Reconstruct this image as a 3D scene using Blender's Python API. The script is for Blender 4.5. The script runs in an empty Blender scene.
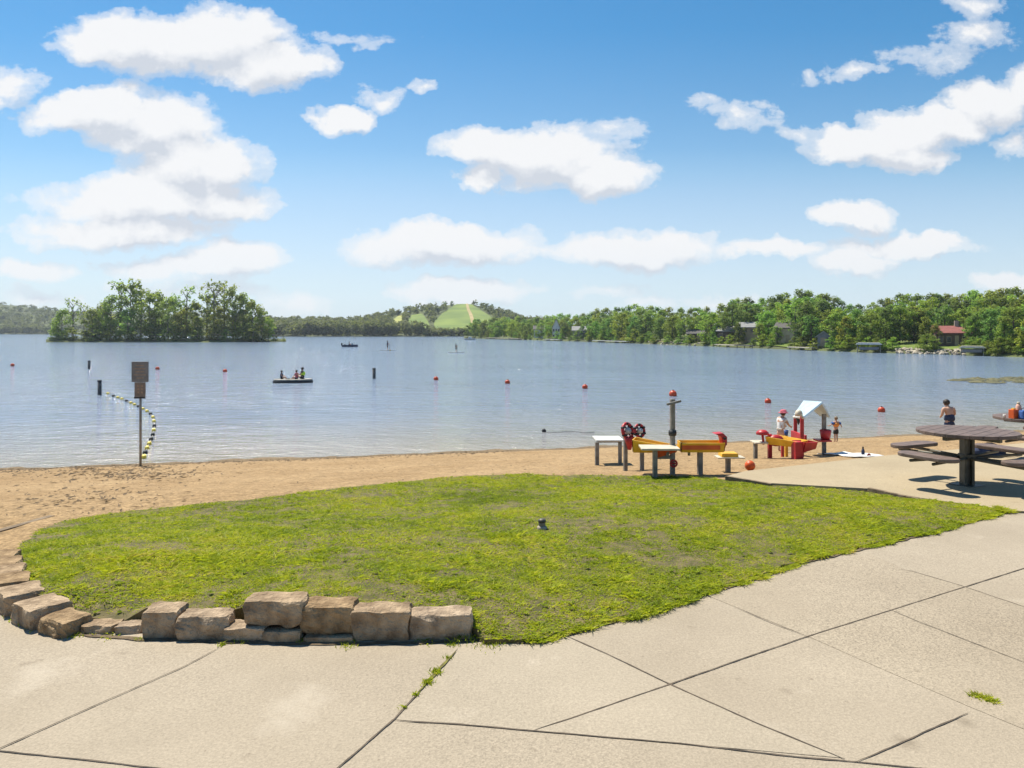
import bpy, bmesh, math, random
import numpy as np
from mathutils import Vector, Matrix, noise as mnoise
from mathutils.geometry import delaunay_2d_cdt

random.seed(7)
RNG = np.random.default_rng(11)
PI = math.pi
R = math.radians
sc = bpy.context.scene
COL = sc.collection
W, H = 1024, 768
F, HOR = 760.0, 331.0            # focal length in pixels, horizon row
CZ = 2.0                         # camera height over the plaza
WZ = -1.8                        # lake level

# ------------------------------------------------------------------ places
def pt(px, py, Y):
    """point seen at pixel (px,py) at distance Y"""
    return Vector(((px - 512) / F * Y, Y, CZ - (py - HOR) / F * Y))

def at(px, py, z):
    """where the sight line of a pixel meets height z"""
    Y = (CZ - z) * F / (py - HOR)
    return Vector(((px - 512) / F * Y, Y, z))

def shore_y(x):
    return 24.1 + 0.24 * x

def ground(x, y):
    d = shore_y(x) - y
    if d <= 0:
        return max(-4.0, WZ + 0.07 * d)
    z = WZ + 0.122 * d
    top = -0.2
    if z > top - 0.15:                       # ease into the flat
        e = z - (top - 0.15)
        z = top - 0.15 + 0.15 * (1 - math.exp(-e / 0.15))
    return z

def hit(px, py):
    lo, hi = 3.0, 60.0
    for _ in range(60):
        m = (lo + hi) / 2
        p = pt(px, py, m)
        if p.z > ground(p.x, p.y):
            lo = m
        else:
            hi = m
    p = pt(px, py, lo)
    p.z = ground(p.x, p.y)
    return p

# ------------------------------------------------------------------ objects
def tag(o, label=None, cat=None, group=None, kind=None):
    if label: o['label'] = label
    if cat: o['category'] = cat
    if group: o['group'] = group
    if kind: o['kind'] = kind
    return o

def empty(name, loc, label, cat, group=None, rz=0.0, scale=1.0):
    o = bpy.data.objects.new(name, None)
    COL.objects.link(o)
    o.location = loc
    o.rotation_euler = (0, 0, rz)
    o.scale = (scale, scale, scale)
    o.empty_display_size = 0.2
    return tag(o, label, cat, group)

def link_mesh(name, me, mat, parent=None):
    o = bpy.data.objects.new(name, me)
    COL.objects.link(o)
    if mat is not None:
        me.materials.clear()
        for m in (mat if isinstance(mat, (list, tuple)) else [mat]):
            me.materials.append(m)
    if parent is not None:
        o.parent = parent
    return o

def copy_tree(o, parent=None):
    c = o.copy()
    COL.objects.link(c)
    if parent is not None:
        c.parent = parent
    for ch in list(o.children):
        copy_tree(ch, c)
    return c

class MB:
    """collects shapes for one mesh"""
    def __init__(self):
        self.v, self.f, self.smooth = [], [], []
    def add(self, vs, fs, smooth=False):
        n = len(self.v)
        self.v += [tuple(v) for v in vs]
        self.f += [tuple(i + n for i in f) for f in fs]
        self.smooth += [smooth] * len(fs)
        return self
    def box(self, c, s, rz=0.0, rx=0.0, ry=0.0, taper=1.0):
        m = Matrix.Translation(Vector(c)) @ Matrix.Rotation(rz, 4, 'Z') @ Matrix.Rotation(ry, 4, 'Y') @ Matrix.Rotation(rx, 4, 'X')
        hx, hy, hz = s[0] / 2, s[1] / 2, s[2] / 2
        vs = []
        for z in (-1, 1):
            t = taper if z > 0 else 1.0
            for x, y in ((-1, -1), (1, -1), (1, 1), (-1, 1)):
                vs.append(m @ Vector((x * hx * t, y * hy * t, z * hz)))
        return self.add(vs, [(3, 2, 1, 0), (4, 5, 6, 7), (0, 1, 5, 4), (1, 2, 6, 5), (2, 3, 7, 6), (3, 0, 4, 7)])
    def tube(self, pts, r, n=8, caps=True, smooth=True):
        pts = [Vector(p) for p in pts]
        rs = r if isinstance(r, (list, tuple)) else [r] * len(pts)
        vs, fs = [], []
        ref = None
        for i, p in enumerate(pts):
            a = pts[max(i - 1, 0)]; b = pts[min(i + 1, len(pts) - 1)]
            t = (b - a).normalized()
            if ref is None:
                ref = Vector((0, 0, 1)) if abs(t.z) < 0.9 else Vector((1, 0, 0))
            u = (ref - t * ref.dot(t)).normalized()
            ref = u
            w = t.cross(u)
            for k in range(n):
                an = 2 * PI * k / n
                vs.append(p + (u * math.cos(an) + w * math.sin(an)) * rs[i])
        for i in range(len(pts) - 1):
            for k in range(n):
                a = i * n + k; b = i * n + (k + 1) % n
                fs.append((a, b, b + n, a + n))
        if caps:
            fs.append(tuple(range(n - 1, -1, -1)))
            fs.append(tuple(range((len(pts) - 1) * n, len(pts) * n)))
        return self.add(vs, fs, smooth)
    def lathe(self, prof, c=(0, 0, 0), n=16, smooth=True, m=None):
        """prof: list of (radius, z)"""
        vs, fs = [], []
        for r_, z in prof:
            for k in range(n):
                a = 2 * PI * k / n
                p = Vector((r_ * math.cos(a), r_ * math.sin(a), z))
                if m is not None: p = m @ p
                vs.append(p + Vector(c))
        for i in range(len(prof) - 1):
            for k in range(n):
                a = i * n + k; b = i * n + (k + 1) % n
                fs.append((a, b, b + n, a + n))
        fs.append(tuple(range(n - 1, -1, -1)))
        fs.append(tuple(range((len(prof) - 1) * n, len(prof) * n)))
        return self.add(vs, fs, smooth)
    def ball(self, c, r, n=12, m=8, rot=None):
        rx, ry, rz = r if isinstance(r, (list, tuple)) else (r, r, r)
        vs, fs = [], []
        for i in range(1, m):
            th = PI * i / m
            for k in range(n):
                a = 2 * PI * k / n
                p = Vector((rx * math.sin(th) * math.cos(a), ry * math.sin(th) * math.sin(a), rz * math.cos(th)))
                if rot is not None: p = rot @ p
                vs.append(p + Vector(c))
        for i in range(m - 2):
            for k in range(n):
                a = i * n + k; b = i * n + (k + 1) % n
                fs.append((a, a + n, b + n, b))
        top = Vector((0, 0, rz)); bot = Vector((0, 0, -rz))
        if rot is not None: top, bot = rot @ top, rot @ bot
        vs += [top + Vector(c), bot + Vector(c)]
        t = len(vs) - 2
        for k in range(n):
            fs.append((t, k, (k + 1) % n))
            q = (m - 2) * n
            fs.append((t + 1, q + (k + 1) % n, q + k))
        return self.add(vs, fs, True)
    def ring(self, c, R0, r, axis_m=None, n=20, k=8):
        vs, fs = [], []
        for i in range(n):
            a = 2 * PI * i / n
            for j in range(k):
                b = 2 * PI * j / k
                p = Vector(((R0 + r * math.cos(b)) * math.cos(a), (R0 + r * math.cos(b)) * math.sin(a), r * math.sin(b)))
                if axis_m is not None: p = axis_m @ p
                vs.append(p + Vector(c))
        for i in range(n):
            for j in range(k):
                a = i * k + j; b = i * k + (j + 1) % k
                c2 = ((i + 1) % n) * k + (j + 1) % k; d = ((i + 1) % n) * k + j
                fs.append((a, d, c2, b))
        return self.add(vs, fs, True)
    def prism(self, poly, z0, z1):
        n = len(poly)
        vs = [(x, y, z0) for x, y in poly] + [(x, y, z1) for x, y in poly]
        fs = [tuple(range(n - 1, -1, -1)), tuple(range(n, 2 * n))]
        for i in range(n):
            j = (i + 1) % n
            fs.append((i, j, j + n, i + n))
        return self.add(vs, fs)
    def build(self, name, mat, parent=None, bevel=0.0):
        me = bpy.data.meshes.new(name)
        me.from_pydata(self.v, [], self.f)
        me.polygons.foreach_set('use_smooth', self.smooth)
        me.update()
        o = link_mesh(name, me, mat, parent)
        if bevel:
            b = o.modifiers.new('bevel', 'BEVEL')
            b.width = bevel; b.segments = 2; b.limit_method = 'ANGLE'
        return o

# ------------------------------------------------------------------ materials
def new_mat(name):
    m = bpy.data.materials.new(name)
    m.use_nodes = True
    nt = m.node_tree
    for n in list(nt.nodes): nt.nodes.remove(n)
    out = nt.nodes.new('ShaderNodeOutputMaterial')
    return m, nt, out

def N(nt, t, **kw):
    n = nt.nodes.new(t)
    for k, v in kw.items():
        if k in n.inputs: n.inputs[k].default_value = v
        else: setattr(n, k, v)
    return n

def ramp(nt, fac, stops):
    n = nt.nodes.new('ShaderNodeValToRGB')
    el = n.color_ramp.elements
    while len(el) > 1: el.remove(el[-1])
    el[0].position = stops[0][0]; el[0].color = stops[0][1]
    for p, c in stops[1:]:
        e = el.new(p); e.color = c
    nt.links.new(fac, n.inputs[0])
    return n

def g4(v): return (v, v, v, 1)
def c4(c): return (c[0], c[1], c[2], 1)

def mix(nt, fac, a, b, blend='MIX'):
    n = nt.nodes.new('ShaderNodeMix')
    n.data_type = 'RGBA'; n.blend_type = blend
    for sock, v in ((n.inputs[0], fac), (n.inputs[6], a), (n.inputs[7], b)):
        if isinstance(v, (float, int, tuple)): sock.default_value = v
        else: nt.links.new(v, sock)
    return n.outputs[2]

def mathn(nt, op, a, b=0.0, c=None, clamp=False):
    n = nt.nodes.new('ShaderNodeMath'); n.operation = op; n.use_clamp = clamp
    for s, v in zip(n.inputs, (a, b, c)):
        if v is None: continue
        if isinstance(v, (float, int)): s.default_value = v
        else: nt.links.new(v, s)
    return n.outputs[0]

def pmat(name, a, b=None, scale=8.0, rough=0.6, bump=0.0, bscale=40.0, metallic=0.0, detail=4.0, lo=0.35, hi=0.65, spec=0.4, vary=0.0):
    """two-tone noise material on object coordinates"""
    m, nt, out = new_mat(name)
    p = N(nt, 'ShaderNodeBsdfPrincipled', Roughness=rough, Metallic=metallic)
    p.inputs['Specular IOR Level'].default_value = spec
    tc = N(nt, 'ShaderNodeTexCoord')
    if b is None: b = tuple(x * 0.7 for x in a)
    nz = N(nt, 'ShaderNodeTexNoise', Scale=scale, Detail=detail)
    nt.links.new(tc.outputs['Object'], nz.inputs['Vector'])
    r = ramp(nt, nz.outputs['Fac'], [(lo, c4(b)), (hi, c4(a))])
    if vary:                                 # each piece a little lighter or darker, warmer or greyer than the next
        oi = N(nt, 'ShaderNodeObjectInfo'); hs = N(nt, 'ShaderNodeHueSaturation')
        nt.links.new(mathn(nt, 'MULTIPLY_ADD', oi.outputs['Random'], vary, 1 - vary / 2), hs.inputs['Value'])
        nt.links.new(mathn(nt, 'MULTIPLY_ADD', oi.outputs['Random'], -vary, 1 + vary / 2), hs.inputs['Saturation'])
        nt.links.new(r.outputs[0], hs.inputs['Color']); nt.links.new(hs.outputs[0], p.inputs['Base Color'])
    else:
        nt.links.new(r.outputs[0], p.inputs['Base Color'])
    if bump:
        n2 = N(nt, 'ShaderNodeTexNoise', Scale=bscale, Detail=5.0)
        nt.links.new(tc.outputs['Object'], n2.inputs['Vector'])
        bp = N(nt, 'ShaderNodeBump', Strength=bump, Distance=0.03)
        nt.links.new(n2.outputs['Fac'], bp.inputs['Height'])
        nt.links.new(bp.outputs[0], p.inputs['Normal'])
    nt.links.new(p.outputs[0], out.inputs[0])
    return m

def leaf_mat(name, dark, light, dry=None, scale=0.35, trans=0.6, rough=0.6):
    m, nt, out = new_mat(name)
    geo = N(nt, 'ShaderNodeNewGeometry')
    tc = N(nt, 'ShaderNodeTexCoord')
    oi = N(nt, 'ShaderNodeObjectInfo')
    nz = N(nt, 'ShaderNodeTexNoise', Scale=scale, Detail=2.0)
    nt.links.new(tc.outputs['Object'], nz.inputs['Vector'])
    f = mathn(nt, 'MULTIPLY_ADD', geo.outputs['Random Per Island'], 0.55, mathn(nt, 'MULTIPLY_ADD', nz.outputs['Fac'], 1.5, -0.55))
    st = [(0.0, c4(dark)), (0.75, c4(light))]
    if dry: st.append((1.0, c4(dry)))
    r = ramp(nt, f, st)
    hs = N(nt, 'ShaderNodeHueSaturation', Saturation=1.0)
    nt.links.new(r.outputs[0], hs.inputs['Color'])
    nt.links.new(mathn(nt, 'MULTIPLY_ADD', oi.outputs['Random'], 0.06, 0.475), hs.inputs['Hue'])
    nt.links.new(mathn(nt, 'MULTIPLY_ADD', oi.outputs['Random'], 0.5, 0.75), hs.inputs['Value'])
    d = N(nt, 'ShaderNodeBsdfPrincipled', Roughness=rough)
    d.inputs['Specular IOR Level'].default_value = 0.25
    t = N(nt, 'ShaderNodeBsdfTranslucent')
    nt.links.new(hs.outputs[0], d.inputs['Base Color'])
    nt.links.new(hs.outputs[0], t.inputs['Color'])
    ms = N(nt, 'ShaderNodeMixShader'); ms.inputs[0].default_value = trans
    nt.links.new(d.outputs[0], ms.inputs[1]); nt.links.new(t.outputs[0], ms.inputs[2])
    nt.links.new(ms.outputs[0], out.inputs[0])
    return m

SPOTS = [  # old spills and scuffs on the paving: pixel, radius, lighter (+) or darker (-)
 (300, 700, .30, .5), (285, 722, .22, .45), (45, 672, .30, .45), (20, 690, .2, .35), (765, 735, .28, .4), (560, 700, .35, .2), (905, 741, .10, -.6), (965, 722, .09, -.5), (965, 695, .1, -.35), (785, 690, .07, -.5), (690, 627, .06, -.45), (470, 680, .3, -.2), (640, 735, .25, -.18), (130, 740, .35, -.2), (850, 640, .5, -.15)]
def concrete_mat(name, a, b, aggregate=0.5, spots=()):
    m, nt, out = new_mat(name)
    p = N(nt, 'ShaderNodeBsdfPrincipled', Roughness=0.85)
    p.inputs['Specular IOR Level'].default_value = 0.25
    tc = N(nt, 'ShaderNodeTexCoord'); o = tc.outputs['Object']
    def nz(s, d=4.0, rgh=0.55):
        n = N(nt, 'ShaderNodeTexNoise', Scale=s, Detail=d, Roughness=rgh); nt.links.new(o, n.inputs['Vector']); return n.outputs['Fac']
    big = nz(0.7, 6.0, 0.65)
    c = ramp(nt, big, [(0.3, c4(b)), (0.66, c4(a))]).outputs[0]
    # pale scuffs and darker stains
    sc_ = ramp(nt, nz(1.7, 5.0, 0.6), [(0.63, g4(0)), (0.76, g4(0.55))]).outputs[0]
    c = mix(nt, sc_, c, (a[0] * 1.28, a[1] * 1.3, a[2] * 1.36, 1))
    stn = ramp(nt, nz(4.3, 4.0, 0.6), [(0.66, g4(0)), (0.74, g4(0.5))]).outputs[0]
    c = mix(nt, stn, c, (b[0] * 0.72, b[1] * 0.7, b[2] * 0.68, 1))
    # aggregate grains
    vo = N(nt, 'ShaderNodeTexVoronoi', Scale=110.0); nt.links.new(o, vo.inputs['Vector'])
    gr = ramp(nt, vo.outputs['Color'], [(0.1, g4(0.62)), (0.5, g4(1.0)), (0.95, g4(1.28))]).outputs[0]
    zone = ramp(nt, nz(0.45, 2.0), [(0.42, g4(aggregate * 0.45)), (0.56, g4(aggregate))]).outputs[0]
    c = mix(nt, zone, c, mix(nt, 1.0, c, gr, 'MULTIPLY'))
    fine = ramp(nt, nz(60.0, 3.0, 0.7), [(0.3, g4(0.8)), (0.7, g4(1.16))]).outputs[0]
    c = mix(nt, 0.8, c, mix(nt, 1.0, c, fine, 'MULTIPLY'))
    pit = ramp(nt, nz(23.0, 2.0, 0.5), [(0.71, g4(0)), (0.78, g4(0.55))]).outputs[0]
    c = mix(nt, pit, c, (b[0] * 0.5, b[1] * 0.47, b[2] * 0.44, 1))
    for px, py, r_, amt in spots:
        w = at(px, py, 0.0)
        sv = nt.nodes.new('ShaderNodeVectorMath'); sv.operation = 'DISTANCE'
        nt.links.new(o, sv.inputs[0]); sv.inputs[1].default_value = w
        e = mathn(nt, 'MULTIPLY_ADD', nz(5.0 + 3 * r_, 5.0, 0.65), 1.6 * r_, mathn(nt, 'SUBTRACT', -0.05 * r_, sv.outputs['Value']))
        e = mathn(nt, 'MULTIPLY', mathn(nt, 'DIVIDE', e, 0.9 * r_, clamp=True), abs(amt))
        c = mix(nt, e, c, (a[0] * 1.35, a[1] * 1.4, a[2] * 1.5, 1) if amt > 0 else (b[0] * .5, b[1] * .48, b[2] * .45, 1))
    nt.links.new(c, p.inputs['Base Color'])
    bp = N(nt, 'ShaderNodeBump', Strength=0.2, Distance=0.008)
    nt.links.new(mathn(nt, 'ADD', vo.outputs['Distance'], nz(75.0)), bp.inputs['Height'])
    nt.links.new(bp.outputs[0], p.inputs['Normal'])
    nt.links.new(p.outputs[0], out.inputs[0])
    return m

def sand_mat(name, a, b, bumps=1.0):
    m, nt, out = new_mat(name)
    p = N(nt, 'ShaderNodeBsdfPrincipled', Roughness=0.95)
    p.inputs['Specular IOR Level'].default_value = 0.15
    tc = N(nt, 'ShaderNodeTexCoord'); o = tc.outputs['Object']
    def nz(s, d=4.0, rgh=0.55):
        n = N(nt, 'ShaderNodeTexNoise', Scale=s, Detail=d, Roughness=rgh); nt.links.new(o, n.inputs['Vector']); return n.outputs['Fac']
    c = ramp(nt, nz(0.5, 6.0, 0.65), [(0.3, c4(b)), (0.68, c4(a))]).outputs[0]
    c = mix(nt, 0.85, c, mix(nt, 1.0, c, ramp(nt, nz(26.0, 3.0, 0.7), [(0.32, g4(0.55)), (0.66, g4(1.25))]).outputs[0], 'MULTIPLY'))
    c = mix(nt, 0.8, c, mix(nt, 1.0, c, ramp(nt, nz(7.5, 4.0, 0.65), [(0.36, g4(0.74)), (0.62, g4(1.14))]).outputs[0], 'MULTIPLY'))
    deb = ramp(nt, nz(5.0, 5.0, 0.75), [(0.60, g4(0)), (0.68, g4(0.65))]).outputs[0]
    c = mix(nt, deb, c, (b[0] * 0.45, b[1] * 0.42, b[2] * 0.4, 1))
    nt.links.new(c, p.inputs['Base Color'])
    vo = N(nt, 'ShaderNodeTexVoronoi', Scale=3.2, feature='SMOOTH_F1'); nt.links.new(o, vo.inputs['Vector'])
    h = mathn(nt, 'ADD', mathn(nt, 'MULTIPLY', vo.outputs['Distance'], 0.8), nz(7.0, 5.0, 0.6))
    bp = N(nt, 'ShaderNodeBump', Strength=bumps, Distance=0.09)
    nt.links.new(h, bp.inputs['Height'])
    nt.links.new(bp.outputs[0], p.inputs['Normal'])
    nt.links.new(p.outputs[0], out.inputs[0])
    return m

M = {}
M['concrete'] = concrete_mat('concrete', (0.352, 0.292, 0.217), (0.294, 0.241, 0.176), 0.5, SPOTS)
M['seam'] = pmat('dirt along the stones', (0.17, 0.12, 0.07), (0.09, 0.065, 0.04), 16.0, 0.95, 0.5, 60)
M['coarse'] = concrete_mat('exposed aggregate concrete', (0.342, 0.282, 0.206), (0.285, 0.231, 0.166), 0.8)
M['smooth'] = concrete_mat('trowelled concrete', (0.365, 0.305, 0.228), (0.312, 0.26, 0.192), 0.3)
M['slab'] = concrete_mat('slab concrete', (0.38, 0.305, 0.198), (0.32, 0.252, 0.16), 0.4)
M['sand'] = sand_mat('beach sand', (0.41, 0.28, 0.15), (0.315, 0.205, 0.102))
M['wet_sand'] = sand_mat('wet sand', (0.25, 0.18, 0.105), (0.15, 0.105, 0.062), 0.6)
M['soil'] = pmat('lawn soil', (0.165, 0.125, 0.055), (0.07, 0.062, 0.022), 8.0, 0.95, 0.6, 30)
M['joint'] = pmat('joint filler', (0.125, 0.092, 0.064), (0.055, 0.042, 0.03), 9.0, 0.9)
M['moss'] = pmat('joint moss', (0.17, 0.155, 0.03), (0.07, 0.055, 0.025), 14.0, 0.95)
M['stone'] = pmat('split face stone', (0.45, 0.325, 0.205), (0.19, 0.13, 0.08), 8.0, 0.95, 0.9, 45, detail=8.0, lo=0.33, hi=0.64, spec=0.1, vary=0.26)
M['timber'] = pmat('edging timber', (0.24, 0.175, 0.11), (0.13, 0.09, 0.055), 12.0, 0.9, 0.4)
M['steel'] = pmat('weathered galvanised steel', (0.30, 0.29, 0.26), (0.17, 0.16, 0.14), 5.0, 0.55, metallic=0.3)
M['post'] = pmat('grey play post', (0.26, 0.24, 0.21), (0.15, 0.135, 0.115), 9.0, 0.6)
M['white'] = pmat('white plastic', (0.64, 0.625, 0.59), (0.50, 0.485, 0.45), 6.0, 0.5)
M['tan'] = pmat('tan plastic', (0.62, 0.55, 0.42), (0.47, 0.41, 0.30), 6.0, 0.5)
M['yellow'] = pmat('yellow play plastic', (0.80, 0.47, 0.035), (0.68, 0.36, 0.02), 5.0, 0.42)
M['orange'] = pmat('orange plastic', (0.72, 0.12, 0.02), (0.55, 0.08, 0.015), 5.0, 0.45)
M['red'] = pmat('red play plastic', (0.52, 0.03, 0.035), (0.36, 0.02, 0.025), 5.0, 0.42)
M['black'] = pmat('black rubber', (0.025, 0.025, 0.027), (0.015, 0.015, 0.016), 8.0, 0.6)
M['roofblue'] = pmat('pale blue roof panel', (0.48, 0.585, 0.645), (0.38, 0.485, 0.55), 5.0, 0.45)
M['table'] = pmat('brown coated table', (0.175, 0.12, 0.096), (0.108, 0.074, 0.06), 10.0, 0.55, 0.15, 90)
M['tablepost'] = pmat('table column metal', (0.12, 0.11, 0.085), (0.055, 0.05, 0.038), 6.0, 0.5, metallic=0.2)
M['sign'] = pmat('back of weathered sign', (0.185, 0.19, 0.20), (0.13, 0.135, 0.143), 9.0, 0.5, metallic=0.2)
M['signlow'] = pmat('rusty lower sign', (0.20, 0.165, 0.14), (0.135, 0.115, 0.102), 7.0, 0.6)
M['signink'] = pmat('faded sign lettering', (0.31, 0.22, 0.16), (0.22, 0.16, 0.12), 20.0, 0.6)
M['float'] = pmat('yellow float', (0.80, 0.62, 0.10), (0.65, 0.48, 0.06), 9.0, 0.4)
M['rope'] = pmat('float rope', (0.45, 0.42, 0.33), (0.25, 0.23, 0.18), 20.0, 0.9)
M['buoy'] = pmat('orange buoy', (0.66, 0.085, 0.02), (0.45, 0.05, 0.015), 5.0, 0.4)
M['darkwood'] = pmat('dark wet pile', (0.10, 0.095, 0.09), (0.045, 0.043, 0.042), 9.0, 0.6)
M['towel'] = pmat('white towel', (0.74, 0.73, 0.70), (0.60, 0.58, 0.55), 30.0, 0.95)
M['blue'] = pmat('blue fabric', (0.05, 0.14, 0.42), (0.03, 0.08, 0.26), 12.0, 0.8)
M['denim'] = pmat('dark blue fabric', (0.03, 0.045, 0.10), (0.018, 0.026, 0.06), 12.0, 0.85)
M['skin'] = pmat('skin', (0.56, 0.33, 0.23), (0.47, 0.26, 0.175), 6.0, 0.55)
M['hair'] = pmat('dark brown hair', (0.045, 0.028, 0.018), (0.02, 0.013, 0.009), 30.0, 0.6)
M['blond'] = pmat('light brown hair', (0.27, 0.17, 0.09), (0.16, 0.10, 0.05), 30.0, 0.6)
M['pink'] = pmat('pink fabric', (0.62, 0.14, 0.18), (0.48, 0.09, 0.13), 12.0, 0.85)
M['peach'] = pmat('peach fabric', (0.70, 0.40, 0.30), (0.58, 0.30, 0.22), 12.0, 0.85)
M['whitecloth'] = pmat('white fabric', (0.75, 0.74, 0.72), (0.62, 0.61, 0.60), 12.0, 0.9)
M['khaki'] = pmat('khaki fabric', (0.45, 0.41, 0.30), (0.33, 0.30, 0.22), 12.0, 0.9)
M['vest'] = pmat('orange life vest', (0.80, 0.30, 0.06), (0.62, 0.2, 0.04), 12.0, 0.7)
M['neon'] = pmat('neon yellow vest', (0.62, 0.78, 0.06), (0.48, 0.62, 0.04), 12.0, 0.7)
M['bark'] = pmat('bark', (0.11, 0.085, 0.062), (0.05, 0.038, 0.028), 3.0, 0.95)
M['palebark'] = pmat('pale bark', (0.25, 0.22, 0.18), (0.12, 0.10, 0.08), 3.0, 0.95)
M['leaf_mid'] = leaf_mat('mid green leaves', (0.12, 0.19, 0.028), (0.30, 0.40, 0.055))
M['leaf_dark'] = leaf_mat('dark green leaves', (0.085, 0.145, 0.03), (0.22, 0.31, 0.058))
M['leaf_light'] = leaf_mat('yellow green leaves', (0.17, 0.23, 0.025), (0.38, 0.45, 0.055))
M['leaf_isl'] = leaf_mat('island leaves', (0.13, 0.18, 0.03), (0.35, 0.42, 0.065))
M['leaf_far'] = leaf_mat('distant wood leaves', (0.08, 0.12, 0.03), (0.19, 0.24, 0.055), scale=0.03)
M['farbank'] = pmat('far bank ground', (0.11, 0.13, 0.035), (0.06, 0.07, 0.028), 0.05, 0.95, detail=6.0)
M['banklawn'] = pmat('bank lawn', (0.15, 0.20, 0.03), (0.09, 0.13, 0.022), 0.4, 0.95, detail=5.0)
M['hillgrass'] = pmat('hill grass', (0.185, 0.24, 0.042), (0.11, 0.16, 0.032), 0.035, 0.95, detail=6.0)
M['hillyellow'] = pmat('dry hill grass', (0.40, 0.37, 0.10), (0.26, 0.28, 0.07), 0.04, 0.95)
M['dirt'] = pmat('bare dirt', (0.42, 0.32, 0.16), (0.32, 0.25, 0.11), 0.08, 0.95)
M['rock'] = pmat('shore rock', (0.46, 0.40, 0.31), (0.24, 0.20, 0.15), 0.8, 0.9)
M['weed'] = pmat('floating weed', (0.16, 0.145, 0.07), (0.075, 0.075, 0.04), 1.2, 0.9)
# ------------------------------------------------------------------ camera, sun, sky
cam = bpy.data.cameras.new('camera')
cam.sensor_width = 36.0
cam.lens = F / W * 36.0
cam.shift_y = -(H / 2 - HOR) / W
cam.clip_start = 0.1; cam.clip_end = 6000
camo = bpy.data.objects.new('camera', cam); COL.objects.link(camo)
camo.location = (0, 0, CZ); camo.rotation_euler = (R(90), 0, 0)
sc.camera = camo

SUN_EL = 61.0
sdir = Vector((-0.62, 0.76, 0)).normalized() * math.cos(R(SUN_EL)) + Vector((0, 0, math.sin(R(SUN_EL))))
sl = bpy.data.lights.new('sun', 'SUN'); sl.energy = 4.6; sl.angle = R(0.53); sl.color = (1.0, 0.945, 0.82)
so = bpy.data.objects.new('sun', sl); COL.objects.link(so)
so.rotation_euler = sdir.to_track_quat('Z', 'Y').to_euler()
so.location = (0, 0, 50)

CLOUDS = [  # place in the sky as (azimuth, height) in hundredths, half sizes, thickness
 (130,40,72,30,1),(200,42,88,38,1),(265,64,62,28,1),(70,27,22,8,.45),
 (115,115,75,26,1),(150,130,70,36,1),(190,165,75,36,1),(150,200,118,26,1),(120,228,112,18,.9),(88,108,50,17,.9),(215,165,45,26,1),(222,208,48,16,.9),(140,93,28,8,.4),
 (235,258,58,20,1),(200,266,85,13,.8),(150,263,45,8,.6),(200,288,70,11,.7),(300,306,42,11,.6),
 (15,80,28,14,.6),(0,98,16,10,.5),(28,268,46,13,.8),(45,297,40,9,.6),
 (337,125,34,15,.95),(375,102,20,11,.6),(421,85,15,8,.7),(355,38,30,7,.4),
 (490,150,56,24,1),(550,160,82,34,1),(605,178,50,22,1),(480,178,30,13,.8),(606,128,22,12,.45),
 (450,245,104,20,.9),(440,238,60,17,.95),(635,248,86,19,1),(545,248,90,9,.6),
 (460,290,68,14,.9),(600,291,38,7,.5),(645,304,34,7,.6),
 (733,114,30,14,.6),(765,102,16,6,.5),(797,132,14,6,.35),(697,100,14,6,.3),(820,73,10,10,.4),
 (884,146,82,21,1),(930,130,62,24,1),(990,106,50,28,1),(1040,92,46,26,1),(1022,148,24,13,.7),(912,162,48,13,.8),
 (850,213,47,17,1),(905,244,78,12,.8),(850,260,46,14,.85),(768,249,52,10,.8),(940,238,36,9,.8),
 (975,12,32,15,.7),(972,38,38,13,.65),(930,60,44,11,.5),(868,70,22,8,.5),(1005,281,42,12,.9),(730,302,40,7,.5),
]
wd = bpy.data.worlds.new('World'); sc.world = wd
wd.use_nodes = True
nt = wd.node_tree
for n in list(nt.nodes): nt.nodes.remove(n)
wout = nt.nodes.new('ShaderNodeOutputWorld')
sky = nt.nodes.new('ShaderNodeTexSky'); sky.sky_type = 'NISHITA'; sky.sun_disc = False
sky.sun_elevation = R(SUN_EL)
sky.sun_rotation = math.atan2(sdir.x, sdir.y)
sky.altitude = 250; sky.air_density = 1.0; sky.dust_density = 0.35; sky.ozone_density = 2.2

grp = bpy.data.node_groups.new('cloud_field', 'ShaderNodeTree')
grp.interface.new_socket(name='P', in_out='INPUT', socket_type='NodeSocketVector')
grp.interface.new_socket(name='D', in_out='OUTPUT', socket_type='NodeSocketFloat')
gi = grp.nodes.new('NodeGroupInput'); go = grp.nodes.new('NodeGroupOutput')
# ragged outline: warp the place by two noises, then add fine noise
w1 = N(grp, 'ShaderNodeTexNoise', Scale=5.0, Detail=3.0, Roughness=0.6)
grp.links.new(gi.outputs[0], w1.inputs['Vector'])
w2 = N(grp, 'ShaderNodeTexNoise', Scale=24.0, Detail=4.0, Roughness=0.62)
grp.links.new(gi.outputs[0], w2.inputs['Vector'])
def vm(op, a, b):
    n = grp.nodes.new('ShaderNodeVectorMath'); n.operation = op
    for s, v in zip(n.inputs, (a, b)):
        if isinstance(v, tuple): s.default_value = v
        else: grp.links.new(v, s)
    return n
def off(src, amp):
    return vm('MULTIPLY', vm('SUBTRACT', src.outputs['Color'], (0.5, 0.5, 0.5)).outputs[0], amp).outputs[0]
pw = vm('ADD', gi.outputs[0], off(w1, (0.10, 0.045, 0.0))).outputs[0]
pw = vm('ADD', pw, off(w2, (0.055, 0.036, 0.0))).outputs[0]
acc = None
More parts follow.
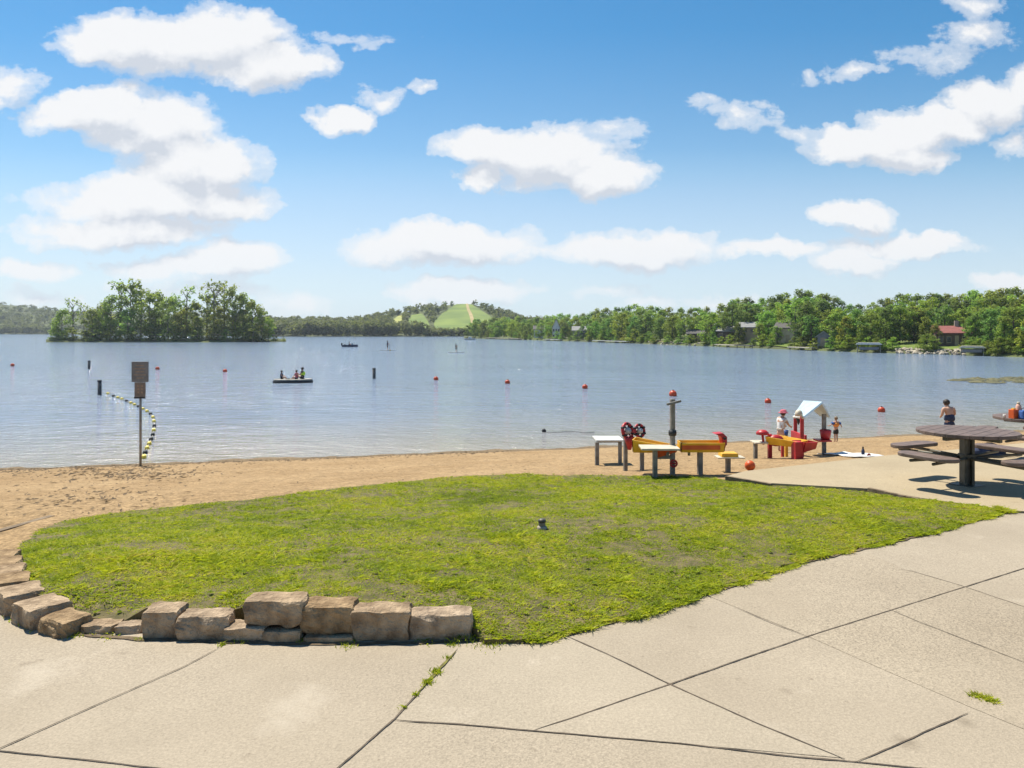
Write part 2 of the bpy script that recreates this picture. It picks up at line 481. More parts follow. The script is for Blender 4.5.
for (cx, cy, rx, ry, wt) in CLOUDS:
    u, v = (cx - 512) / F, (HOR - cy) / F
    wt = wt if wt > .75 else wt * .48
    s = vm('SUBTRACT', pw, (u, v, 0.0)).outputs[0]
    s = vm('MULTIPLY', s, (F / rx / 1.06, F / ry / 1.06, 0.0)).outputs[0]
    ln = grp.nodes.new('ShaderNodeVectorMath'); ln.operation = 'LENGTH'
    grp.links.new(s, ln.inputs[0])
    d = mathn(grp, 'MULTIPLY_ADD', ln.outputs['Value'], -wt, wt)
    acc = d if acc is None else mathn(grp, 'SMOOTH_MAX', acc, d, 0.06)
fn = N(grp, 'ShaderNodeTexNoise', Scale=13.0, Detail=9.0, Roughness=0.64)
grp.links.new(vm('MULTIPLY', gi.outputs[0], (1.0, 1.6, 1.0)).outputs[0], fn.inputs['Vector'])
dd = mathn(grp, 'ADD', acc, mathn(grp, 'MULTIPLY_ADD', fn.outputs['Fac'], 1.15, -0.50))
grp.links.new(dd, go.inputs[0])

tc = nt.nodes.new('ShaderNodeTexCoord')
sx = nt.nodes.new('ShaderNodeSeparateXYZ'); nt.links.new(tc.outputs['Generated'], sx.inputs[0])
ay = mathn(nt, 'MAXIMUM', mathn(nt, 'ABSOLUTE', sx.outputs['Y']), 0.05)
u = mathn(nt, 'DIVIDE', sx.outputs['X'], ay); v = mathn(nt, 'DIVIDE', sx.outputs['Z'], ay)
cb = nt.nodes.new('ShaderNodeCombineXYZ'); nt.links.new(u, cb.inputs[0]); nt.links.new(v, cb.inputs[1])
def field(vec):
    g = nt.nodes.new('ShaderNodeGroup'); g.node_tree = grp
    nt.links.new(vec, g.inputs[0]); return g.outputs[0]
D0 = field(cb.outputs[0])
up = nt.nodes.new('ShaderNodeVectorMath'); up.operation = 'ADD'; nt.links.new(cb.outputs[0], up.inputs[0]); up.inputs[1].default_value = (-0.012, 0.03, 0)
D1 = field(up.outputs[0])
alpha = ramp(nt, D0, [(0.01, g4(0)), (0.15, g4(0.48)), (0.39, g4(0.97))])
alpha.color_ramp.interpolation = 'EASE'
# thicker above this spot = shaded underside
cn = nt.nodes.new('ShaderNodeTexNoise'); cn.inputs['Scale'].default_value = 11.0; cn.inputs['Detail'].default_value = 6.0; cn.inputs['Roughness'].default_value = .6
nt.links.new(cb.outputs[0], cn.inputs['Vector'])
sh = mathn(nt, 'MULTIPLY_ADD', mathn(nt, 'SUBTRACT', D1, D0), -0.8, mathn(nt, 'MULTIPLY_ADD', cn.outputs['Fac'], 0.9, 0.13), clamp=True)
ccol = ramp(nt, sh, [(0.30, (0.66, 0.70, 0.77, 1)), (0.52, (0.85, 0.865, 0.895, 1)), (0.72, (0.955, 0.955, 0.96, 1))])
hz = ramp(nt, v, [(0.0, g4(1)), (0.16, g4(0.45)), (0.48, g4(0))])       # pale air low over the horizon
bs = nt.nodes.new('ShaderNodeBackground'); bs.inputs['Strength'].default_value = 0.077
skc = nt.nodes.new('ShaderNodeHueSaturation'); satr = ramp(nt, v, [(0.0, g4(0.60)), (0.17, g4(0.56)), (0.40, g4(0.68))]); nt.links.new(mathn(nt, 'MULTIPLY', satr.outputs[0], 2.0), skc.inputs['Saturation'])
nt.links.new(sky.outputs[0], skc.inputs['Color']); huer = ramp(nt, v, [(0.0, g4(0.525)), (0.12, g4(0.502)), (0.21, g4(0.49))]); nt.links.new(huer.outputs[0], skc.inputs['Hue'])
lowf = ramp(nt, v, [(0.0, g4(0.85)), (0.07, g4(0.6)), (0.24, g4(0))])
nt.links.new(mix(nt, lowf.outputs[0], skc.outputs[0], (5.1, 6.25, 7.3, 1)), bs.inputs['Color'])
bc = nt.nodes.new('ShaderNodeBackground'); bc.inputs['Strength'].default_value = 0.592
nt.links.new(ccol.outputs[0], bc.inputs['Color'])
fade = ramp(nt, v, [(0.0, g4(0.72)), (0.12, g4(1.0))])
af = mathn(nt, 'MULTIPLY', alpha.outputs[0], fade.outputs[0])
af = mathn(nt, 'MULTIPLY', af, mathn(nt, 'GREATER_THAN', sx.outputs['Z'], 0.0))
mx = nt.nodes.new('ShaderNodeMixShader')
nt.links.new(af, mx.inputs[0]); nt.links.new(bs.outputs[0], mx.inputs[1]); nt.links.new(bc.outputs[0], mx.inputs[2])
nt.links.new(mx.outputs[0], wout.inputs[0])
wd.cycles.sampling_method = 'MANUAL'; wd.cycles.sample_map_resolution = 512

vs = sc.view_settings
sc.display_settings.display_device = 'sRGB'
vs.view_transform = 'Standard'; vs.look = 'None'; vs.gamma = 1.0; vs.exposure = 0.75; vs.use_curve_mapping = False
sc.cycles.use_denoising = True
sc.cycles.max_bounces = 8; sc.cycles.transparent_max_bounces = 8; sc.cycles.volume_bounces = 0

# ------------------------------------------------------------------ ground sheets
def grid_mesh(name, xs, ys, zf, mat, kind='structure', smooth=True):
    nx, ny = len(xs), len(ys)
    vs_ = [(x, y, zf(x, y)) for y in ys for x in xs]
    fs = [(j * nx + i, j * nx + i + 1, (j + 1) * nx + i + 1, (j + 1) * nx + i) for j in range(ny - 1) for i in range(nx - 1)]
    me = bpy.data.meshes.new(name); me.from_pydata(vs_, [], fs)
    me.polygons.foreach_set('use_smooth', [smooth] * len(fs)); me.update()
    o = link_mesh(name, me, mat)
    return tag(o, kind=kind)

def frange(a, b, s):
    n = max(1, int(round((b - a) / s)))
    return [a + (b - a) * i / n for i in range(n + 1)]

def sandz(x, y):
    z = ground(x, y)
    if 5 < y < 40:
        z += 0.03 * (mnoise.noise(Vector((x * 0.9, y * 0.9, 3.1))) + 0.5 * mnoise.noise(Vector((x * 2.6, y * 2.6, 9.7))))
    return z
# wet strip along the water's edge
mb = MB(); n = 400; rows = 5
vsw = []
for i in range(n + 1):
    x = -26 + 58 * i / n
    wob = 0.22 * mnoise.noise(Vector((x * 0.35, 5.0, 1.0))) + 0.12 * mnoise.noise(Vector((x * 1.7, 2.0, 1.0)))
    for j in range(rows):
        y = shore_y(x) + 0.8 - (1.25 + wob * 1.2 + 0.12 * mnoise.noise(Vector((x * 4, 1, 1)))) * j / (rows - 1)
        vsw.append((x, y, sandz(x, y) + (0.018 if 0 < j < rows - 1 else -0.004)))
fsw = [(i * rows + j, i * rows + j + 1, (i + 1) * rows + j + 1, (i + 1) * rows + j) for i in range(n) for j in range(rows - 1)]
mb.add(vsw, [f[::-1] for f in fsw], True)
tag(mb.build('wet_sand', M['wet_sand']), kind='structure')

# lake
def water_mat():
    m, nt, out = new_mat('lake water')
    p = N(nt, 'ShaderNodeBsdfPrincipled', Roughness=0.085, IOR=1.333)
    tc = N(nt, 'ShaderNodeTexCoord'); o = tc.outputs['Object']
    sp = N(nt, 'ShaderNodeSeparateXYZ'); nt.links.new(o, sp.inputs[0])
    d = mathn(nt, 'SUBTRACT', mathn(nt, 'MULTIPLY_ADD', sp.outputs['X'], -0.24, sp.outputs['Y']), 24.1)   # metres out from the beach
    wob = N(nt, 'ShaderNodeTexNoise', Scale=0.12, Detail=3.0); nt.links.new(o, wob.inputs['Vector'])
    d = mathn(nt, 'MULTIPLY_ADD', wob.outputs['Fac'], 6.0, mathn(nt, 'SUBTRACT', d, 3.0))
    dm = mathn(nt, 'DIVIDE', d, 40.0, clamp=True)
    r = ramp(nt, dm, [(0.0, (0.33, 0.30, 0.26, 1)), (0.10, (0.28, 0.28, 0.28, 1)), (0.35, (0.215, 0.26, 0.335, 1)), (1.0, (0.19, 0.245, 0.33, 1))])
    nt.links.new(r.outputs[0], p.inputs['Base Color'])
    mp = N(nt, 'ShaderNodeMapping'); mp.inputs['Scale'].default_value = (0.55, 1.0, 1.0); mp.inputs['Rotation'].default_value = (0, 0, R(12))
    nt.links.new(o, mp.inputs['Vector'])
    n1 = N(nt, 'ShaderNodeTexNoise', Scale=2.6, Detail=4.0, Roughness=0.6); nt.links.new(mp.outputs[0], n1.inputs['Vector'])
    n2 = N(nt, 'ShaderNodeTexNoise', Scale=0.55, Detail=4.0, Roughness=0.55); nt.links.new(mp.outputs[0], n2.inputs['Vector'])
    n3 = N(nt, 'ShaderNodeTexNoise', Scale=0.05, Detail=3.0, Roughness=0.5); nt.links.new(mp.outputs[0], n3.inputs['Vector'])
    gust = ramp(nt, n3.outputs['Fac'], [(0.3, g4(0.45)), (0.7, g4(1.15))]).outputs[0]
    h = mathn(nt, 'MULTIPLY_ADD', n2.outputs['Fac'], 2.2, mathn(nt, 'MULTIPLY', n1.outputs['Fac'], 1.35))
    bp = N(nt, 'ShaderNodeBump', Distance=0.22)
    nt.links.new(mathn(nt, 'MULTIPLY', gust, 1.0), bp.inputs['Strength'])
    nt.links.new(h, bp.inputs['Height'])
    nt.links.new(bp.outputs[0], p.inputs['Normal'])
    nt.links.new(p.outputs[0], out.inputs[0])
    return m
M['water'] = water_mat()
wx = [-1400, 1400]
lake = MB().add([(-1400, 8, WZ), (1400, 8, WZ), (1400, 1690, WZ), (-1400, 1690, WZ)], [(0, 1, 2, 3)]).build('lake_water', M['water'])
tag(lake, kind='structure')

# ------------------------------------------------------------------ lawn outline (near edge from the left end round to the right tip, then back along the far edge)
near_px = [(20,545,-.02),(13,556,.05),(18,572,.10),(30,592,.12),(52,602,.11),(84,617,.035),(122,622,.03),(146,608,.12),(222,613,.09),(240,608,.11),(250,600,.16),(300,600,.18),(350,604,.15),(405,610,.12),(462,618,.09),
           (485,640,.03),(520,638,.025),(545,637,.025),(575,628,.02),(610,619,.02),(640,613,.02),(668,604,.02),(690,595,.02),(720,586,.02),(750,577,.02),(800,560,.02),(850,548,.02),(900,537,.02),(950,526,.02),(1010,511,.01)]
far_px = [(960,500),(905,496),(868,492),(800,486),(740,481),(700,478),(650,477),(600,476),(512,475),(460,477),(400,483),(330,490),(256,500),(190,506),(130,512),(95,517),(60,523),(38,533)]
LB = [at(a, b, z) for a, b, z in near_px]
for k, (a, b) in enumerate(far_px):
    if a >= 740:
        z = {960: -.05, 905: -.085, 868: -.098, 800: -.112, 740: -.13}[a]
        LB.append(at(a, b, z))
    else:
        p = hit(a, b); p.z += 0.015
        LB.append(p)
LBxy = np.array([(p.x, p.y) for p in LB]); LBz = np.array([p.z for p in LB])
# densify the outline with small wander so that the edge is ragged
dense = []
for i in range(len(LB)):
    a, b = LB[i], LB[(i + 1) % len(LB)]
    L = (b - a).length; k = max(1, int(L / 0.12))
    nrm = Vector((b.y - a.y, a.x - b.x, 0)).normalized() if L > 0 else Vector()
    for j in range(k):
        q = a.lerp(b, j / k)
        if 14 <= i <= 28 or j:
            q = q + nrm * 0.035 * mnoise.noise(Vector((q.x * 5, q.y * 5, 0.3)))
        dense.append(q)
LAWN = np.array([(p.x, p.y) for p in dense]); LAWNZ = np.array([p.z for p in dense])

def inside(P, poly):
    x, y = P[:, 0], P[:, 1]
    r = np.zeros(len(P), bool)
    n = len(poly); j = n - 1
    for i in range(n):
        xi, yi = poly[i]; xj, yj = poly[j]
        if yi != yj:
            c = ((yi > y) != (yj > y)) & (x < (xj - xi) * (y - yi) / (yj - yi) + xi)
            r ^= c
        j = i
    return r

def edge_dist(P, poly):
    best = np.full(len(P), 1e9)
    n = len(poly)
    for i in range(n):
        a = poly[i]; b = poly[(i + 1) % n]
        ab = b - a; l2 = max((ab ** 2).sum(), 1e-9)
        t = np.clip(((P - a) @ ab) / l2, 0, 1)
        q = a + t[:, None] * ab
        best = np.minimum(best, np.hypot(P[:, 0] - q[:, 0], P[:, 1] - q[:, 1]))
    return best

def lattice(P, s, seed=0):
    """smooth value noise 0..1 on plan positions"""
    r = np.random.default_rng(seed); T = r.random((64, 64))
    q = P * s + 100.0
    i = np.floor(q).astype(int); f = q - i; f = f * f * (3 - 2 * f)
    a = T[i[:, 0] % 64, i[:, 1] % 64]; b = T[(i[:, 0] + 1) % 64, i[:, 1] % 64]
    c = T[i[:, 0] % 64, (i[:, 1] + 1) % 64]; d = T[(i[:, 0] + 1) % 64, (i[:, 1] + 1) % 64]
    return (a * (1 - f[:, 0]) + b * f[:, 0]) * (1 - f[:, 1]) + (c * (1 - f[:, 0]) + d * f[:, 0]) * f[:, 1]

slab_px = [(725,476.5,-.10),(770,483,-.09),(868,488.5,-.07),(922,498,-.04),(1010,510,.006),(1045,513,.006),(1400,513,.006),(1400,436,-.12),(1024,443,-.12),(960,449,-.12),(880,456,-.11),(800,465,-.10),(745,471,-.10)]
so_ = [at(a, b, z) for a, b, z in slab_px]
def lawn_z(P):
    z = np.zeros(len(P))
    for s in range(0, len(P), 20000):
        Q = P[s:s + 20000]
        d2 = (Q[:, None, 0] - LAWN[None, :, 0]) ** 2 + (Q[:, None, 1] - LAWN[None, :, 1]) ** 2
        w = 1.0 / (d2 + 1e-4) ** 1.6
        z[s:s + 20000] = (w * LAWNZ[None]).sum(1) / w.sum(1)
    e = np.minimum(edge_dist(P, LBxy), 2.0)
    if 'so_' in globals():
        SLp = np.array([(p.x, p.y) for p in so_]); z = z - 0.14 * inside(P, SLp)
    return z + 0.05 * (e / 2.0) * (1 - 0.3 * e / 2.0) + 0.03 * (lattice(P, 0.8, 3) - 0.5) * np.minimum(e, 1)

def cdt_sheet(name, outline, inner, zs_outline, zs_inner, mat, skirt=0.0, kind='structure'):
    vs2 = [Vector((float(a), float(b))) for a, b in list(outline) + list(inner)]
    ne = len(outline)
    edges = [(i, (i + 1) % ne) for i in range(ne)]
    ov, oe, of, orig, _, _ = delaunay_2d_cdt(vs2, edges, [list(range(ne))], 1, 1e-6)
    zs = list(zs_outline) + list(zs_inner)
    vs3 = []
    for p, og in zip(ov, orig):
        z = zs[og[0]] if og else 0.0
        vs3.append((p.x, p.y, z))
    mb = MB(); mb.add(vs3, [tuple(f) for f in of], True)
    if skirt:
        a = [(float(outline[i][0]), float(outline[i][1]), zs[i]) for i in range(ne)]
        b = [(x, y, z - skirt) for x, y, z in a]
        mb.add(a + b, [(i, (i + 1) % ne, (i + 1) % ne + ne, i + ne) for i in range(ne)])
    o = mb.build(name, mat)
    return tag(o, kind=kind)

# the sand runs on under the mound
xs = [-1400, -600, -250, -100, -50] + frange(-28, 34, 0.16) + [60, 120, 300, 600, 1400]
ys = [-60, -20, -5, 2] + frange(5, 32, 0.16) + [40, 60, 120, 400, 1000, 1700]
_P = np.array([(x, y) for y in ys for x in xs]); _in = inside(_P, LAWN) & (edge_dist(_P, LAWN) > 0.2)
_sunk = {(x, y) for (x, y), k in zip([(x, y) for y in ys for x in xs], _in) if k}
sand = grid_mesh('beach_sand', xs, ys, lambda x, y: sandz(x, y) - (0.4 if (x, y) in _sunk else 0.0), M['sand'])

gx, gy = np.meshgrid(np.arange(-6, 6.5, 0.16), np.arange(4.5, 13.5, 0.16))
G = np.stack([gx.ravel(), gy.ravel()], 1)
G = G[inside(G, LAWN)]; G = G[edge_dist(G, LAWN) > 0.06]
GZ = lawn_z(G)
cdt_sheet('lawn_ground', LAWN, G, LAWNZ, GZ, M['soil'], skirt=0.12)

# ------------------------------------------------------------------ plaza of concrete and its joints
def gp(px, py, z=0.0):
    p = at(px, py, z); return (p.x, p.y)
plaza = [(-16, -6), (16, -6), (16, 9.6), gp(1040, 514), gp(1010, 513), gp(950, 529), gp(900, 540), gp(850, 551), gp(800, 563), gp(750, 580), gp(690, 598), gp(668, 607), gp(640, 616), gp(575, 631), gp(545, 641), gp(485, 644)]
plaza_in = [(-0.3, 5.15), (-1.2, 5.2), (-2.2, 5.2), (-2.9, 5.5), (-3.35, 5.95), (-3.75, 6.35), (-4.1, 6.6), (-6, 6.75), (-16, 6.9)]
pl = plaza + plaza_in
mbp = MB()
mbp.prism(pl, -0.16, 0.0)
pz = mbp.build('plaza_paving', M['concrete']); tag(pz, kind='structure')

def strip(name, pxs, w, mat, z=0.004, jit=0.003, seed=0):
    """thin filler strip in a joint; pxs are sight lines meeting the paving"""
    pts = [at(a, b, z) for a, b in pxs]
    q = []
    for i in range(len(pts) - 1):
        L = (pts[i + 1] - pts[i]).length; k = max(2, int(L / 0.05))
        q += [pts[i].lerp(pts[i + 1], j / k) for j in range(k)]
    q.append(pts[-1])
    vs_, fs = [], []
    for i, p in enumerate(q):
        t = (q[min(i + 1, len(q) - 1)] - q[max(i - 1, 0)]).normalized()
        nn = Vector((-t.y, t.x, 0))
        sd = jit * mnoise.noise(Vector((p.x * 9, p.y * 9, seed)))
        ww = w * min(1.0, .25 + .25 * min(i, len(q) - 1 - i)) * (0.75 + 0.5 * abs(mnoise.noise(Vector((p.x * 14, p.y * 14, seed + 5))) * 2))
        vs_ += [p + nn * (ww / 2 + sd), p - nn * (ww / 2 - sd)]
    fs = [(2 * i, 2 * i + 1, 2 * i + 3, 2 * i + 2) for i in range(len(q) - 1)]
    o = MB().add(vs_, fs).build(name, mat)
    return tag(o, kind='structure')
strip('plaza_joint', [(392,720),(460,724),(533,730.5),(680,743),(800,757),(850,761),(930,769),(1010,780)], 0.0095, M['joint'], seed=1)
strip('plaza_joint', [(533,730.5),(600,708),(670,684),(735,661),(805,637),(900,607),(1024,568),(1060,556)], 0.010, M['joint'], z=0.0045, seed=2)
strip('plaza_joint', [(563,634),(612,656),(670,684),(755,722),(845,759)], 0.0095, M['joint'], z=0.005, seed=3)
strip('plaza_joint', [(856,762),(905,741),(935,727),(968,713)], 0.0095, M['joint'], jit=.004, seed=4)
strip('plaza_joint', [(458,648),(430,680),(395,718),(335,770),(318,785)], 0.0095, M['joint'], z=0.0055, seed=5)
strip('plaza_joint', [(222,646),(185,666),(100,703),(0,748),(-40,764)], 0.0075, M['joint'], z=0.0055, seed=6)
strip('plaza_joint', [(-40,747),(0,751),(80,759),(165,769),(230,777)], 0.0095, M['joint'], seed=7)
strip('plaza_joint', [(735,607),(770,622),(812,638)], 0.006, M['joint'], z=0.006, seed=8)
strip('plaza_joint', [(890,568),(912,571),(960,585),(1040,612)], 0.006, M['joint'], seed=9)
strip('plaza_joint', [(880,605),(920,622),(1040,668)], 0.006, M['joint'], z=0.006, seed=10)
strip('joint_moss', [(456,651),(440,668),(425,684),(418,692)], 0.018, M['moss'], z=0.008, jit=0.006, seed=11)

def panel_sheet(pxs, mat, z):
    pts = [at(a, b, z) for a, b in pxs]
    tag(MB().add(pts, [tuple(range(len(pts)))]).build('paving_panel', mat), kind='structure')
panel_sheet([(706,595),(738,608),(812,638),(880,668),(968,706),(1080,752),(1080,628),(1024,606),(960,585),(905,569),(870,554),(840,560),(760,579)], M['coarse'], 0.002)
panel_sheet([(533,730.5),(845,758),(755,721),(670,684)], M['smooth'], 0.0025)
panel_sheet([(563,634),(670,684),(533,730.5),(396,719.5),(458,648),(485,645),(545,641)], M['smooth'], 0.0015)
strip('soil_seam', [(500,642),(545,641),(575,631.5),(610,622),(640,616),(668,607.5),(690,598.5),(750,580.5),(800,563),(900,540),(960,527)], 0.04, M['seam'], z=0.0075, jit=0.025, seed=22)
strip('soil_seam', [(30,617),(60,632),(90,635),(140,638.5),(225,641.5),(300,643),(360,643),(420,642),(475,640),(505,641)], 0.045, M['seam'], z=0.006, jit=0.022, seed=21)
# raised slab under the picnic tables
cdt_sheet('table_slab', [(p.x, p.y) for p in so_], [], [p.z for p in so_], [], M['slab'], skirt=0.16)

def slab_z(x, y):
    P = np.array([[x, y]]); best = 0; ws = 0
    for p in so_:
        w = 1 / ((p.x - x) ** 2 + (p.y - y) ** 2 + 0.05) ** 1.5
        best += w * p.z; ws += w
    return best / ws

def timber(pxs, label):
    pts = [at(a, b, z) for a, b, z in pxs]
    mb = MB()
    for i in range(len(pts) - 1):
        a, b = pts[i], pts[i + 1]
        t = (b - a); an = math.atan2(t.y, t.x)
        mb.box(((a + b) / 2 - Vector((0, 0.02, 0.055))), (t.length, 0.05, 0.13), rz=an)
    o = mb.build('edging_board', M['timber'], bevel=0.004)
    tag(o, label, 'edging board', 'timber edging boards')
timber([(726,476.5,-.095),(771,483.5,-.085)], 'dark timber edging board at the slab corner by the low yellow seat')
timber([(868,489,-.068),(922,498.5,-.04)], 'dark timber edging board along the slab in front of the picnic tables')
p0 = hit(-4, 531); p1 = hit(52, 516.5)
mbt = MB(); tt = p1 - p0
mbt.box((p0 + p1) / 2 + Vector((0, 0, -0.027)), (tt.length, 0.09, 0.07), rz=math.atan2(tt.y, tt.x))
tag(mbt.build('edging_board', M['timber'], bevel=0.004), 'half buried edging board in the sand beyond the grass tip', 'edging board', 'timber edging boards')

# ------------------------------------------------------------------ grass
def blades(name, P, Z, hgt, wid, mat, spread=0.6, kind='stuff', lean=0.5):
    n = len(P)
    a = RNG.random(n) * 2 * PI
    h = hgt * (0.55 + 0.9 * RNG.random(n)); w = wid * (0.6 + 0.8 * RNG.random(n))
    la = RNG.random(n) * 2 * PI; ln = h * lean * (0.3 + RNG.random(n))
    base = np.stack([P[:, 0], P[:, 1], Z - 0.005], 1)
    side = np.stack([np.cos(a) * w / 2, np.sin(a) * w / 2, np.zeros(n)], 1)
    tip = base + np.stack([np.cos(la) * ln, np.sin(la) * ln, h], 1)
    midp = base + np.stack([np.cos(la) * ln * 0.32, np.sin(la) * ln * 0.32, h * 0.6], 1)
    v = np.stack([base - side, base + side, midp + side * 0.8, tip, midp - side * 0.8], 1).reshape(-1, 3)
    me = bpy.data.meshes.new(name)
    me.vertices.add(len(v)); me.vertices.foreach_set('co', v.ravel().astype(np.float32))
    li = np.arange(5 * n, dtype=np.int32)
    me.loops.add(5 * n); me.loops.foreach_set('vertex_index', li)
    me.polygons.add(n)
    me.polygons.foreach_set('loop_start', np.arange(0, 5 * n, 5, dtype=np.int32))
    me.update(calc_edges=True)
    o = link_mesh(name, me, mat)
    return tag(o, kind=kind)

def grass_mat():
    m, nt, out = new_mat('mown grass')
    geo = N(nt, 'ShaderNodeNewGeometry'); tc = N(nt, 'ShaderNodeTexCoord')
    def nz(s, d=3.0):
        n_ = N(nt, 'ShaderNodeTexNoise', Scale=s, Detail=d); nt.links.new(tc.outputs['Object'], n_.inputs['Vector']); return n_.outputs['Fac']
    f = mathn(nt, 'ADD', mathn(nt, 'MULTIPLY', geo.outputs['Random Per Island'], 0.5), mathn(nt, 'ADD', mathn(nt, 'MULTIPLY_ADD', nz(0.55), 1.1, -0.55), mathn(nt, 'MULTIPLY_ADD', nz(9.0), 0.8, mathn(nt, 'MULTIPLY_ADD', nz(2.4), 0.6, -0.44))))
    r = ramp(nt, f, [(0.1, (0.14, 0.20, 0.014, 1)), (0.42, (0.30, 0.375, 0.016, 1)), (0.75, (0.48, 0.50, 0.022, 1)), (1.0, (0.50, 0.40, 0.12, 1))])
    d = N(nt, 'ShaderNodeBsdfPrincipled', Roughness=0.55); d.inputs['Specular IOR Level'].default_value = 0.25
    t = N(nt, 'ShaderNodeBsdfTranslucent')
    nt.links.new(r.outputs[0], d.inputs['Base Color']); nt.links.new(r.outputs[0], t.inputs['Color'])
    ms = N(nt, 'ShaderNodeMixShader'); ms.inputs[0].default_value = 0.5
    nt.links.new(d.outputs[0], ms.inputs[1]); nt.links.new(t.outputs[0], ms.inputs[2])
    nt.links.new(ms.outputs[0], out.inputs[0])
    return m
M['grass'] = grass_mat()
NB = 680000
lo = LAWN.min(0); hi = LAWN.max(0)
C = lo + (hi - lo) * RNG.random((NB * 2, 2))
# nearer ground gets more blades
C = C[RNG.random(len(C)) < np.clip((6.2 / C[:, 1]) ** 1.5, 0.18, 1)]
C = C[inside(C, LAWN)]
patch = 0.32 * lattice(C, 1.3, 21) + 0.38 * lattice(C, 3.7, 22) + 0.30 * lattice(C, 11.0, 23)
ed = edge_dist(C, LBxy)
C_keep = RNG.random(len(C)) < np.clip((patch - 0.27) * 3.2, 0.30, 1) * np.clip(0.6 + ed * 2.2, 0, 1)
# a worn strip behind the broken stones
wx_, wy_ = gp(110, 610, .1)
worn = np.exp(-(((C[:, 0] - wx_) / 0.55) ** 2 + ((C[:, 1] - wy_) / 0.25) ** 2))
C_keep &= RNG.random(len(C)) > worn * 0.95
wx2, wy2 = gp(35, 535, -.05)
worn2 = np.exp(-(((C[:, 0] - wx2) / 0.45) ** 2 + ((C[:, 1] - wy2) / 0.45) ** 2))
C_keep &= RNG.random(len(C)) > worn2 * 0.9
C = C[C_keep]
CZs = lawn_z(C)
lush = gp(185, 566, .03)
# ragged tongues over the paving along the near edge
E = []
for i in range(16, 31):
    a, b = LBxy[i], LBxy[i + 1]; L = float(np.hypot(*(b - a))); k = int(L * 2600)
    t = RNG.random(k); q = a + (b - a) * t[:, None]; nrm = np.array([b[1] - a[1], a[0] - b[0]]) / L
    off_ = (lattice(q, 6.0, 41) - 0.45) * 0.10 + RNG.normal(size=k) * 0.022
    E.append(q + nrm * off_[:, None])
E = np.concatenate(E)
C = np.concatenate([C, E]); CZs = np.concatenate([CZs, np.full(len(E), 0.012)])
SL = np.array([(p.x, p.y) for p in so_]); _k = ~inside(C, SL) | (edge_dist(C, SL) < 0.03); C = C[_k]; CZs = CZs[_k]
tall = lattice(C, 2.2, 31)
grass = blades('grass', C, CZs, 0.007 + 0.010 * tall ** 1.5 + 0.030 * lattice(C, 7.0, 33) ** 2 * lattice(C, 17.0, 34) + 0.022 * np.exp(-(((C[:, 0] - lush[0]) / 0.75) ** 2 + ((C[:, 1] - lush[1]) / 0.28) ** 2)), 0.0075, M['grass'], lean=2.6)
tag(grass, 'patchy bright green mown grass on the low mound', 'grass')
# ------------------------------------------------------------------ stone edging
def stone(px0, px1, ztop, zbot, py_front, depth, label, seed, group, rz=None, loc=None, wid=None, rough=0.024, tilt=0.0):
    if loc is None:
        a = at(px0, py_front, 0.0); b = at(px1, py_front, 0.0)
        wid = (b - a).length
        depth *= .82; ztop -= .010 * (ztop > .06)
        c = (a + b) / 2 + Vector((0, depth / 2, 0))
        rz = 0.0 if rz is None else rz
    else:
        c = Vector(loc)
    bm = bmesh.new()
    bmesh.ops.create_cube(bm, size=1.0)
    bmesh.ops.subdivide_edges(bm, edges=bm.edges[:], cuts=7, use_grid_fill=True)
    h = ztop - zbot
    for v in bm.verts:
        p = v.co.copy()
        # round the arrises a little
        q = Vector((p.x * wid, p.y * depth, p.z * h))
        k = sum(1 for t in (p.x, p.y, p.z) if abs(abs(t) - 0.5) < 1e-4)
        if k >= 2: q *= 0.965 if k == 2 else 0.93
        s = Vector((seed * 3.7, seed * 1.3, seed * 7.1))
        nv = mnoise.noise_vector(q * 9 + s) * rough + mnoise.noise_vector(q * 26 + s) * rough * 0.45
        if p.z > 0.49: nv.z *= 0.35
        v.co = q + nv
    me = bpy.data.meshes.new('stone_block'); bm.to_mesh(me); bm.free()
    me.polygons.foreach_set('use_smooth', [False] * len(me.polygons))
    o = link_mesh('stone_block', me, M['stone'])
    o.location = (c.x, c.y, (ztop + zbot) / 2)
    o.rotation_euler = (0, tilt, rz)
    return tag(o, label, 'stone block', group)
G1 = 'split stone blocks edging the grass'
stone(243, 302, .258, .088, 640, .25, 'highest block of the straight edging run, perched on two low stones', 1, G1, rz=-0.03)
stone(299, 354, .222, .035, 640, .24, 'stone block leaning against the highest block of the straight run', 2, G1, rz=-0.02)
stone(352, 409, .198, -.01, 641, .24, 'full height stone block, next to last of the straight run', 3, G1, rz=0.0)
stone(409, 471, .168, -.02, 640, .23, 'weedy end block of the stone edging beside the pavement corner', 4, G1, rz=0.05)
stone(141, 176, .178, -.03, 638, .24, 'squarish block beginning the straight stone run beside the rubble gap', 5, G1)
stone(176, 227, .155, -.03, 640, .23, 'long rough topped block between the squarish block and the low stones', 6, G1, rz=0.03, rough=.026)
stone(223, 262, .095, -.03, 642, .2, 'low broken stone under the near corner of the highest block', 7, G1, rough=.03)
stone(262, 301, .078, -.03, 642, .2, 'low stone wholly under the highest block', 8, G1, rough=.02)
stone(302, 352, .035, -.03, 643, .16, 'nearly buried flat stone at the foot of the leaning block', 9, G1, rough=.016)
def curve_stone(px, py, ztop, rz, wid, depth, label, seed, rough=.02, zb=-.03):
    p = at(px, py, ztop)
    stone(0, 0, ztop, zb, 0, depth, label, seed, 'stone blocks curving round the grass tip', rz=rz, loc=(p.x, p.y, 0), wid=wid, rough=rough)
curve_stone(42, 601, 0.135, -0.62, .30, .27, 'big rough block in the curved run with weeds at its foot', 11)
curve_stone(21, 588, 0.140, -0.85, .30, .26, 'squared block of the curved run just behind the big rough block', 12)
